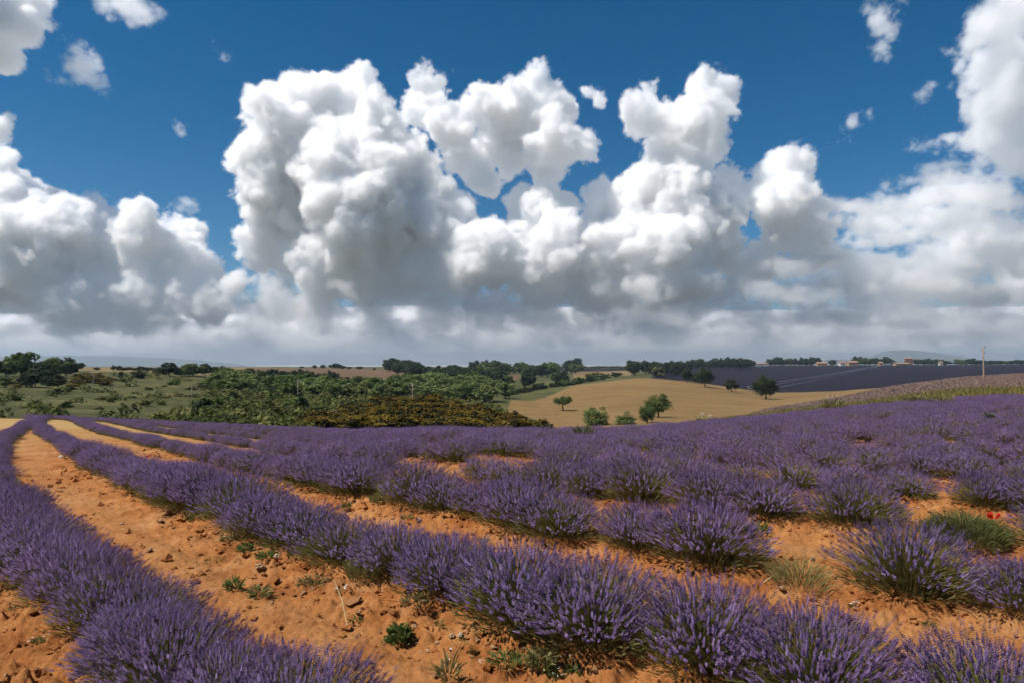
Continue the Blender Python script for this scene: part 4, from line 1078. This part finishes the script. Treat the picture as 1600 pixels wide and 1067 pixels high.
weed(810, 1000, 22, 30, 'yellow green sprig at the foot of the second row', mat='weed_pale', n=50, leaf=0.5, wide=0.3, upright=1.3)
weed(1180, 830, 44, 20, 'yellow green leafy weed between the third and fourth rows', n=120, leaf=0.5, wide=0.16)
weed(1250, 918, 96, 60, 'grey green feathery tuft filling the gap in the third row', mat='weed_pale', n=520, leaf=0.42, wide=0.03, upright=1.0, name='grass_tuft', cat='grass tuft')
weed(1500, 868, 140, 58, 'big fine leaved green plant standing among the lavender at the right', n=3200, leaf=0.26, wide=0.05, upright=1.1, depth=6.1, mat='weed_dull', name='green_bush', cat='plant')
weed(1385, 800, 66, 44, 'soft pale green tuft at the right end of a lavender bush', mat='weed_pale', n=900, leaf=0.36, wide=0.03, upright=1.5, depth=7.3, name='grass_tuft', cat='grass tuft')
weed(912, 700, 34, 17, 'tall green weed with pale tips rising from the lavender field', n=110, leaf=0.42, wide=0.16, upright=1.6, depth=19, flowers=5, petal=0.018, zoff=0.36)
weed(1541, 690, 15, 9, 'bright green leafy weed among the lavender on the right', n=60, leaf=0.7, wide=0.34, upright=0.7, depth=18, zoff=0.36)
weed(1300, 650, 30, 22, 'pale pinkish weed tuft at the field edge before the verge', mat='weed_pale', n=160, leaf=0.6, wide=0.08, upright=1.6, depth=36, flowers=24, petal=0.07, fmat='pale_blossom', zoff=0.3)
weed(1100, 668, 26, 14, 'small whitish weed at the crest of the lavender field', mat='weed_pale', n=80, leaf=0.6, wide=0.1, upright=1.5, depth=34, flowers=14, petal=0.05, zoff=0.3)
for px, py, w in [(1435, 640, 60), (1470, 636, 40), (1390, 645, 36)]:
    weed(px, py + 14, w, 10, 'yellow green grass patch showing through the lavender ' + {1435: 'widest of three', 1470: 'right of the widest patch', 1390: 'left of the widest patch'}[px], mat='weed_pale', n=500, leaf=0.25, wide=0.12, upright=1.6, depth=38, name='grass_tuft', cat='grass tuft', zoff=0.32)
for i, (px, py) in enumerate([(300, 812), (352, 842), (455, 872), (540, 925), (690, 985), (720, 1010), (742, 1024), (905, 1050), (1020, 905), (1090, 912), (1330, 950), (1450, 985), (640, 815), (760, 850), (860, 860), (545, 790), (960, 800), (60, 1000), (30, 950), (330, 880)]):
    weed(px + srng.uniform(-8, 8), py + srng.uniform(-5, 5), srng.uniform(12, 30), srng.uniform(8, 16), 'small straggly weed on the soil at the foot of a lavender row', mat=srng.choice(['weed', 'weed_pale', 'weed_dull']), n=int(srng.uniform(30, 90)), leaf=0.45, wide=srng.uniform(0.1, 0.3), upright=srng.uniform(0.4, 1.2), flowers=srng.choice([0, 0, 4, 8])).__setitem__('group', 'small weeds along the rows')
# poppies
def poppy(px, py, depth, label, size=0.035):
    x, y, z = at(px, py, depth); g = float(soil_z(np.array([x]), np.array([y]))[0])
    root = empty('poppy', (x, y, g)); tag(root, label, 'poppy')
    v, f = tube([(0, 0, 0), (0.01, 0, (z - g) * .6), (0, 0, z - g)], [0.003, 0.0025, 0.002], 5); me = mesh_np('stem', v, f, [M['weed']]); add_tone(me, np.full(len(v), .5)); obj('stem', me, root)
    for k in range(5):
        a = k * 1.2566; tt = np.linspace(0, 1, 5); pts = []
        for t in tt:
            w = math.sin(math.pi * min(t * .62 + .04, .6)) * size * 0.75; rr = size * (0.15 + 0.9 * math.sin(t * 1.3)); h = size * (0.1 + 0.75 * t * t)
            for sgn in (-1, 0, 1):
                ca, sa = math.cos(a + sgn * w / max(rr, .006) * .5), math.sin(a + sgn * w / max(rr, .006) * .5)
                pts.append((rr * ca, rr * sa, h + (0.004 if sgn == 0 else 0)))
        F = [(3 * i + j, 3 * i + j + 1, 3 * i + j + 4, 3 * i + j + 3) for i in range(4) for j in range(2)]
        me = mesh_np('petal', pts, np.array(F), [M['petal_red']], smooth=True); add_tone(me, np.full(15, 0.3 + 0.1 * k))
        o = obj('petal', me, root); o.location = (0, 0, z - g)
poppy(1551, 811, 5.5, 'red poppy flower by the big green plant at the right', 0.055)
poppy(231, 714, 13.0, 'tiny red poppy in the second lavender row', 0.045)
poppy(1187, 706, 14.0, 'tiny orange red poppy deep in the purple field', 0.05)
# dry stalks and straw
def stalk(p, q, r0, label):
    v, f = tube([p, tuple((np.array(p) + np.array(q)) / 2 + np.array([0.01, 0, 0.02])), q], [r0, r0 * .8, r0 * .4], 5)
    me = mesh_np('dry_stalk', v, f, [M['straw']]); add_tone(me, np.full(len(v), 1.0)); tag(obj('dry_stalk', me), label, 'stalk')
x0, y0, z0 = on_soil(544, 986); x1, y1, z1 = at(522, 905, y0 + 0.25)
stalk((x0, y0, z0), (x1, y1, z1), 0.0045, 'single thin pale dry stalk leaning over the soil path')
x0, y0, z0 = on_soil(1190, 915); x1, y1, z1 = at(1222, 893, y0 + 0.1)
stalk((x0, y0, z0), (x1, y1, z1), 0.005, 'short pale stick on the soil beside the feathery tuft')
weed(185, 1060, 76, 26, 'tangle of dry yellow straw at the bottom left', mat='straw', n=90, leaf=0.8, wide=0.03, upright=0.5, name='dry_grass', cat='dry grass')
weed(120, 985, 50, 14, 'thin dry straw under the lower left row', mat='straw', n=40, leaf=0.9, wide=0.03, upright=0.3, name='dry_grass', cat='dry grass')

def litter():
    r = np.random.default_rng(55); n = 2600
    x, y = r.uniform(-7, 7, n), 2.6 + 9 * r.random(n) ** 1.4
    rd = row_dist(x, y); k = (r.random(n) < np.clip(1.2 - np.abs(rd - .35) / .35, .1, 1)) & (np.abs(x) < .82 * y + .3); x, y = x[k], y[k]; n = len(x)
    b = np.stack([x, y, soil_z(x, y) + 0.006], -1); a = r.uniform(0, 6.28, n); L = r.uniform(0.02, 0.09, n)
    e = b + np.stack([np.cos(a) * L, np.sin(a) * L, r.uniform(0, 0.02, n)], -1)
    V, F, kk = ribbon(r, b, (b + e) / 2 + np.array([0, 0, .006]), e, 0.0035, 1)
    me = mesh_np('dry_litter', V, F, [M['straw']]); add_tone(me, np.repeat(np.clip(r.normal(.35, .3, n), 0, 1), kk))
    tag(obj('dry_litter', me), 'dry stems and straw littering the soil under the lavender', 'litter', kind='stuff')
litter()
# ------------------------------------------------------------------ clouds: one real volume standing 10 km to 16 km away
CLOUD_Y0, CLOUD_Y1 = 10500.0, 14500.0
CD = 12000.0
CRES = (860, 96, 290)
CX = 10600.0
CZ0, CZ1 = 240.0, 6900.0
# puffs: pixel centre, pixel radius, forward/back shift, flattening, strength
PUFFS = []
def puff(px, py, r, dy=0.0, sx=1.0, sz=1.0, w=1.0):
    PUFFS.append((px, py, r, dy, sx, sz, w))
def cluster(items, **kw):
    for it in items: puff(*it, **kw)
# big cumulus on the left of the middle
cluster([(430,165,40),(480,150,45),(560,140,42),(530,180,70),(440,215,70),(400,250,52),(500,250,105),(590,215,62),(620,260,55),
         (560,290,110),(440,290,70),(650,300,60),(480,350,95),(580,360,100),(420,375,50),(660,370,75),(540,400,80),(700,340,38)])
# second tower
cluster([(665,125,27),(668,165,40),(700,200,42),(735,245,42),(760,275,32)])
# third head
cluster([(835,125,28),(800,155,42),(760,175,38),(830,180,58),(790,215,48),(870,215,50),(905,225,30),(850,260,32),(848,300,20),(790,255,30)])
# fourth, with the two horns
cluster([(1010,150,24),(1015,190,34),(990,165,26),(1040,210,35),(1105,135,27),(1135,140,26),(1105,175,42),(1075,200,40),(1100,230,38),
         (915,138,12),(935,148,10)])
cluster([(1040,250,42),(1030,300,62),(1080,300,55),(1000,330,55),(935,310,32),(960,350,58),(820,325,32),(840,350,48),(880,330,30),
         (1080,350,75),(1130,320,36),(1145,290,30),(760,400,62),(850,410,78),(950,410,80),(1040,400,85),(1110,390,50)])
# right shoulder
cluster([(1250,250,22),(1235,275,34),(1210,285,36),(1180,300,32),(1225,320,45),(1250,345,42),(1215,375,42),(1275,380,40),(1190,400,30)])
cluster([(1335,195,20),(1358,184,14),(1312,212,20),(1298,226,14),(1290,240,12)], w=0.52)
# left bank
cluster([(0,200,26),(8,250,32),(25,280,36),(5,320,60),(60,320,40),(110,355,45),(160,355,38),(50,390,80),(150,400,70),(220,365,42),
         (275,360,34),(300,375,30),(250,410,60),(315,405,26),(330,430,28),(130,460,70),(220,470,60),(300,460,45),(370,445,22),(40,440,60),
         (-40,300,70),(-60,400,90),(50,490,18),(160,490,45),(250,490,40),(330,480,40)])
# low bank between: thin, soft, many layers
cluster([(410,455,30),(450,450,34),(500,450,44),(550,440,50),(620,440,56),(700,440,60),(420,485,42),(500,490,46),(590,485,50),(680,490,56),
         (760,480,56),(840,490,56),(920,480,54),(1000,470,52),(1080,470,50),(1170,440,40)], w=0.5)
cluster([(420,452,20),(500,445,24),(640,430,26),(1060,440,30),(1110,445,24),(1150,450,24),(870,470,16),(905,500,12),(1010,455,24)], w=0.8, dy=-700)
for i in range(80):
    puff(rng.uniform(330, 1680), rng.uniform(455, 538), rng.uniform(18, 44), rng.uniform(-1100, 1500), 2.2, 0.6, rng.uniform(0.45, 0.6))
for i in range(130):
    puff(rng.uniform(-120, 1720), rng.uniform(505, 553), rng.uniform(15, 30), rng.uniform(-500, 2000), 4.0, 0.5, rng.uniform(0.40, 0.52))
# sheets on the right
for a in [(1330,420,80),(1400,390,80),(1470,350,80),(1550,300,80),(1620,330,110),(1500,420,100),(1600,430,110),(1380,460,90),(1250,460,70),
          (1480,490,90),(1600,500,80),(1650,220,90),(1420,330,40),(1340,360,36),(1540,260,40)]:
    for _ in range(7):
        puff(a[0] + rng.gauss(0, 0.75) * a[2], a[1] + rng.gauss(0, 0.42) * a[2], a[2] * rng.uniform(0.32, 0.62), rng.uniform(-300, 900), 2.8, 0.45, rng.uniform(0.44, 0.54))
cluster([(1570,450,34),(1600,440,40),(1380,430,24),(1420,440,24),(1330,435,20),(1300,440,20),(1520,395,30),(1560,380,26)], w=0.8)
cluster([(1515,70,36),(1545,45,50),(1590,30,60),(1500,95,26),(1540,110,46),(1590,100,62),(1570,160,54),(1610,180,66),(1482,75,22),(1535,175,40),(1600,240,60),(1560,215,48),(1620,130,60),(1510,225,26),(1545,20,34)], w=0.47)
cluster([(1370,40,30),(1382,20,28),(1358,15,20),(1370,75,22),(1378,60,22)], w=0.46)
cluster([(1455,135,22),(1443,152,20),(1480,140,16)], w=0.44)
# top left
cluster([(10,40,50),(-20,20,70),(40,20,36),(0,80,40)], w=0.85)
cluster([(110,95,30),(90,112,22),(128,75,22),(140,128,24),(120,110,26),(200,8,34),(235,25,26),(165,12,24),(285,212,18),(285,315,24),(150,310,26),(335,75,16)], w=0.42)
cluster([(735,335,12),(738,320,10),(715,110,12),(1128,100,12)], w=0.5)

def build_clouds():
    nx, ny, nz = CRES
    xs = np.linspace(-CX, CX, nx, dtype=np.float32)
    ys = np.linspace(CLOUD_Y0, CLOUD_Y1, ny, dtype=np.float32)
    zs = np.linspace(CZ0, CZ1, nz, dtype=np.float32)
    dx, dyv, dz = xs[1] - xs[0], ys[1] - ys[0], zs[1] - zs[0]
    field = np.full((nz, ny, nx), -300.0, np.float32)     # metres inside (+) or outside (-) the nearest puff
    thick = np.zeros((nz, ny, nx), np.float32)             # how dense the puff is
    crng = np.random.default_rng(5)
    MARG = 190.0
    def splat(cx, cyy, cz, rx, ry, rz, w):
        i0, i1 = np.searchsorted(xs, [cx - rx - MARG, cx + rx + MARG])
        j0, j1 = np.searchsorted(ys, [cyy - ry - MARG, cyy + ry + MARG])
        k0, k1 = np.searchsorted(zs, [cz - rz - MARG * 0.8, cz + rz + MARG * 0.8])
        if i0 >= i1 or j0 >= j1 or k0 >= k1: return
        gx = ((xs[i0:i1] - cx) / rx)[None, None, :]
        gy = ((ys[j0:j1] - cyy) / ry)[None, :, None]
        gz = ((zs[k0:k1] - cz) / rz)[:, None, None]
        s = (1.0 - np.sqrt(gx * gx + gy * gy + gz * gz)) * min(rx, ry, rz)
        sub = field[k0:k1, j0:j1, i0:i1]
        th = thick[k0:k1, j0:j1, i0:i1]
        np.maximum(th, np.where(s > -MARG, np.float32(w) * np.clip(1 + s / MARG, 0, 1), 0), out=th)
        np.maximum(sub, s.astype(np.float32), out=sub)
    for px, py, r, sy, sx, sz, w in PUFFS:
        cyy = CD + sy + crng.uniform(-500, 500)
        cx, _, cz = at(px, py, cyy)
        R = r / F_PX * cyy * 0.86
        rx, rz, ry = R * sx, R * sz, R * max(0.9, 0.6 * sx)
        splat(cx, cyy, cz, rx, ry, rz, w)
        flat_ = sz < 0.8
        for _ in range(34 if R > 300 else 16):           # billows on the puff, smaller billows on those
            v = crng.normal(size=3); v /= np.linalg.norm(v)
            v[1] = -abs(v[1]) if crng.random() < 0.75 else v[1]
            q = crng.uniform(0.14, 0.46)
            bx, by, bz = cx + v[0] * rx * 0.85, cyy + v[1] * ry * 0.85, cz + v[2] * rz * 0.85
            br = q * min(rx, rz)
            splat(bx, by, bz, br * (1.8 if flat_ else 1), br, br * (0.7 if flat_ else 0.9), w)
            if br > 90:
                for _k in range(7):
                    u = crng.normal(size=3); u /= np.linalg.norm(u)
                    u[1] = -abs(u[1])
                    c = crng.uniform(0.25, 0.5) * br
                    splat(bx + u[0] * br * 0.9, by + u[1] * br * 0.9, bz + u[2] * br * 0.9, c, c, c, w)
    flat = field.ravel()
    n = flat.size
    me = bpy.data.meshes.new('clouds')
    me.vertices.add(n)
    at_ = me.attributes.new('shape', 'FLOAT', 'POINT')
    at_.data.foreach_set('value', flat)
    at_ = me.attributes.new('thick', 'FLOAT', 'POINT')
    at_.data.foreach_set('value', thick.ravel())
    o = bpy.data.objects.new('clouds', me)
    COL.objects.link(o)
    ng = bpy.data.node_groups.new('cloud_volume', 'GeometryNodeTree')
    ng.interface.new_socket('Geometry', in_out='INPUT', socket_type='NodeSocketGeometry')
    ng.interface.new_socket('Geometry', in_out='OUTPUT', socket_type='NodeSocketGeometry')
    L = ng.links
    gi = ng.nodes.new('NodeGroupInput'); go = ng.nodes.new('NodeGroupOutput')
    pos = ng.nodes.new('GeometryNodeInputPosition')
    # bend space before looking the puffs up, so that no puff stays round
    def vm(op, a, b=None, scale=None):
        nd = ng.nodes.new('ShaderNodeVectorMath'); nd.operation = op
        L.new(a, nd.inputs[0])
        if b is not None:
            if isinstance(b, tuple): nd.inputs[1].default_value = b
            else: L.new(b, nd.inputs[1])
        if scale is not None: nd.inputs['Scale'].default_value = scale
        return nd.outputs[0]
    bent = pos.outputs[0]
    for period, amp in ((1300.0, 620.0), (420.0, 300.0)):
        nw = ng.nodes.new('ShaderNodeTexNoise'); nw.inputs['Scale'].default_value = 1 / period; nw.inputs['Detail'].default_value = 3; nw.inputs['Roughness'].default_value = 0.55
        L.new(pos.outputs[0], nw.inputs['Vector'])
        bent = vm('ADD', bent, vm('SCALE', vm('SUBTRACT', nw.outputs['Color'], (0.5, 0.5, 0.5)), scale=amp))
    sep = ng.nodes.new('ShaderNodeSeparateXYZ'); L.new(bent, sep.inputs[0])
    def m(op, a, b=None, c=None):
        nd = ng.nodes.new('ShaderNodeMath'); nd.operation = op
        for i, v in enumerate((a, b, c)):
            if v is None: continue
            if isinstance(v, (int, float)): nd.inputs[i].default_value = v
            else: L.new(v, nd.inputs[i])
        return nd.outputs[0]
    def idx(s, a0, step, nmax):
        q = m('ROUND', m('DIVIDE', m('SUBTRACT', s, float(a0)), float(step)))
        return m('MINIMUM', m('MAXIMUM', q, 0.0), float(nmax - 1))
    # integer arithmetic in two stages keeps float32 exact below 2^24
    ix = idx(sep.outputs[0], xs[0], dx, nx); iy = idx(sep.outputs[1], ys[0], dyv, ny); iz = idx(sep.outputs[2], zs[0], dz, nz)
    row = m('ADD', m('MULTIPLY', iz, float(ny)), iy)
    im = ng.nodes.new('FunctionNodeIntegerMath'); im.operation = 'MULTIPLY_ADD'
    L.new(row, im.inputs[0]); im.inputs[1].default_value = nx; L.new(ix, im.inputs[2])
    def sampled(name):
        at_n = ng.nodes.new('GeometryNodeInputNamedAttribute'); at_n.data_type = 'FLOAT'; at_n.inputs[0].default_value = name
        si = ng.nodes.new('GeometryNodeSampleIndex'); si.data_type = 'FLOAT'; si.domain = 'POINT'
        L.new(gi.outputs[0], si.inputs['Geometry']); L.new(at_n.outputs[0], si.inputs['Value']); L.new(im.outputs[0], si.inputs['Index'])
        return si.outputs[0]
    shape = sampled('shape'); thk = sampled('thick')
    n2 = ng.nodes.new('ShaderNodeTexNoise'); n2.inputs['Scale'].default_value = 1 / 620.0; n2.inputs['Detail'].default_value = 6; n2.inputs['Roughness'].default_value = 0.68
    L.new(pos.outputs[0], n2.inputs['Vector'])
    n3 = ng.nodes.new('ShaderNodeTexNoise'); n3.inputs['Scale'].default_value = 1 / 190.0; n3.inputs['Detail'].default_value = 3; n3.inputs['Roughness'].default_value = 0.6
    L.new(pos.outputs[0], n3.inputs['Vector'])
    relief = m('ADD', m('MULTIPLY', m('SUBTRACT', n2.outputs['Fac'], 0.5), 820.0), m('MULTIPLY', m('SUBTRACT', n3.outputs['Fac'], 0.5), 300.0))
    # thin clouds are frayed more
    relief = m('ADD', relief, m('MULTIPLY', m('SUBTRACT', thk, 1.0), 130.0))
    v = m('ADD', shape, relief)
    mr = ng.nodes.new('ShaderNodeMapRange'); mr.interpolation_type = 'SMOOTHSTEP'
    mr.inputs['From Min'].default_value = -40.0; mr.inputs['From Max'].default_value = 135.0
    L.new(v, mr.inputs['Value'])
    sp = ng.nodes.new('ShaderNodeSeparateXYZ'); L.new(pos.outputs[0], sp.inputs[0])
    hg = ng.nodes.new('ShaderNodeMapRange'); hg.inputs['From Min'].default_value = 500.0; hg.inputs['From Max'].default_value = 2300.0; hg.inputs['To Min'].default_value = 0.16; hg.inputs['To Max'].default_value = 1.0
    L.new(sp.outputs[2], hg.inputs['Value'])          # thin ragged bases, dense tops
    dens = m('MULTIPLY', hg.outputs[0], m('MULTIPLY', mr.outputs[0], m('MULTIPLY', thk, thk)))
    vc = ng.nodes.new('GeometryNodeVolumeCube')
    L.new(dens, vc.inputs['Density'])
    vc.inputs['Min'].default_value = (-CX, CLOUD_Y0, CZ0); vc.inputs['Max'].default_value = (CX, CLOUD_Y1, CZ1)
    vc.inputs['Resolution X'].default_value = nx; vc.inputs['Resolution Y'].default_value = ny; vc.inputs['Resolution Z'].default_value = nz
    sm = ng.nodes.new('GeometryNodeSetMaterial')
    L.new(vc.outputs[0], sm.inputs[0]); L.new(sm.outputs[0], go.inputs[0])
    mat = bpy.data.materials.new('cloud')
    mat.use_nodes = True
    nt = mat.node_tree; nt.nodes.clear()
    pv = nt.nodes.new('ShaderNodeVolumePrincipled')
    pv.inputs['Color'].default_value = (1, 1, 1, 1)
    pv.inputs['Density'].default_value = 0.028
    pv.inputs['Anisotropy'].default_value = 0.3
    out = nt.nodes.new('ShaderNodeOutputMaterial')
    nt.links.new(pv.outputs[0], out.inputs['Volume'])
    sm.inputs['Material'].default_value = mat
    me.materials.append(mat)
    md = o.modifiers.new('cloud_volume', 'NODES'); md.node_group = ng
    tag(o, 'white towering cumulus clouds with grey undersides above the horizon', 'clouds', kind='stuff')
    return o
build_clouds()

# ------------------------------------------------------------------ the flat cloud deck far behind, whose grey underside fills the sky above the horizon
def build_deck():
    r = np.random.default_rng(4)
    x = np.linspace(-125000, 125000, 220); y = np.exp(np.linspace(math.log(15500), math.log(140000), 90))
    X, Y = np.meshgrid(x, y)
    lo = 315 + 150 * (fbm(X / 4200, Y / 2600, 4, 3) - 0.5)
    hi = lo + 900 + 900 * np.maximum(0, fbm(X / 3000, Y / 3000, 4, 6) - 0.4)
    nY, nX = X.shape
    V = np.concatenate([np.stack([X, Y, lo], -1).reshape(-1, 3), np.stack([X, Y, hi], -1).reshape(-1, 3)])
    i0 = np.arange(nX * nY).reshape(nY, nX); i1 = i0 + nX * nY
    def quads(i): return np.stack([i[:-1, :-1], i[:-1, 1:], i[1:, 1:], i[1:, :-1]], -1).reshape(-1, 4)
    def side(a, b): return np.stack([a[:-1], a[1:], b[1:], b[:-1]], -1)
    F = np.concatenate([quads(i0)[:, ::-1], quads(i1), side(i0[0], i1[0]), side(i0[-1], i1[-1])[:, ::-1], side(i0[:, 0], i1[:, 0])[:, ::-1], side(i0[:, -1], i1[:, -1])])
    m = bpy.data.materials.new('cloud_deck'); m.use_nodes = True; nt = m.node_tree; nt.nodes.clear()
    out = nt.nodes.new('ShaderNodeOutputMaterial'); pv = nt.nodes.new('ShaderNodeVolumePrincipled')
    pv.inputs['Color'].default_value = (1, 1, 1, 1); pv.inputs['Density'].default_value = 0.0042; pv.inputs['Anisotropy'].default_value = 0.3
    nt.links.new(pv.outputs[0], out.inputs['Volume'])
    tag(obj('cloud_deck', mesh_np('cloud_deck', V, F, [m], smooth=True)), 'flat grey cloud layer far off, just above the horizon', 'clouds', kind='stuff')
build_deck()
# ------------------------------------------------------------------ haze: one box of air round camera and land, clouds outside it
def build_haze():
    x, y0, y1, z0, z1 = 13000.0, -400.0, 10300.0, -60.0, 234.0
    v = [(sx * x, yy, zz) for zz in (z0, z1) for yy in (y0, y1) for sx in (-1, 1)]
    f = [(0, 2, 3, 1), (4, 5, 7, 6), (0, 1, 5, 4), (1, 3, 7, 5), (3, 2, 6, 7), (2, 0, 4, 6)]
    m = bpy.data.materials.new('haze'); m.use_nodes = True
    nt = m.node_tree; nt.nodes.clear()
    out = nt.nodes.new('ShaderNodeOutputMaterial'); pv = nt.nodes.new('ShaderNodeVolumePrincipled')
    pv.inputs['Color'].default_value = (0.62, 0.78, 1.0, 1)
    pv.inputs['Density'].default_value = 0.00009
    pv.inputs['Anisotropy'].default_value = 0.2
    nt.links.new(pv.outputs[0], out.inputs['Volume'])
    tag(obj('haze', mesh_np('haze', v, np.array(f), [m])), 'thin blue haze over the far fields', 'haze', kind='stuff')
build_haze()
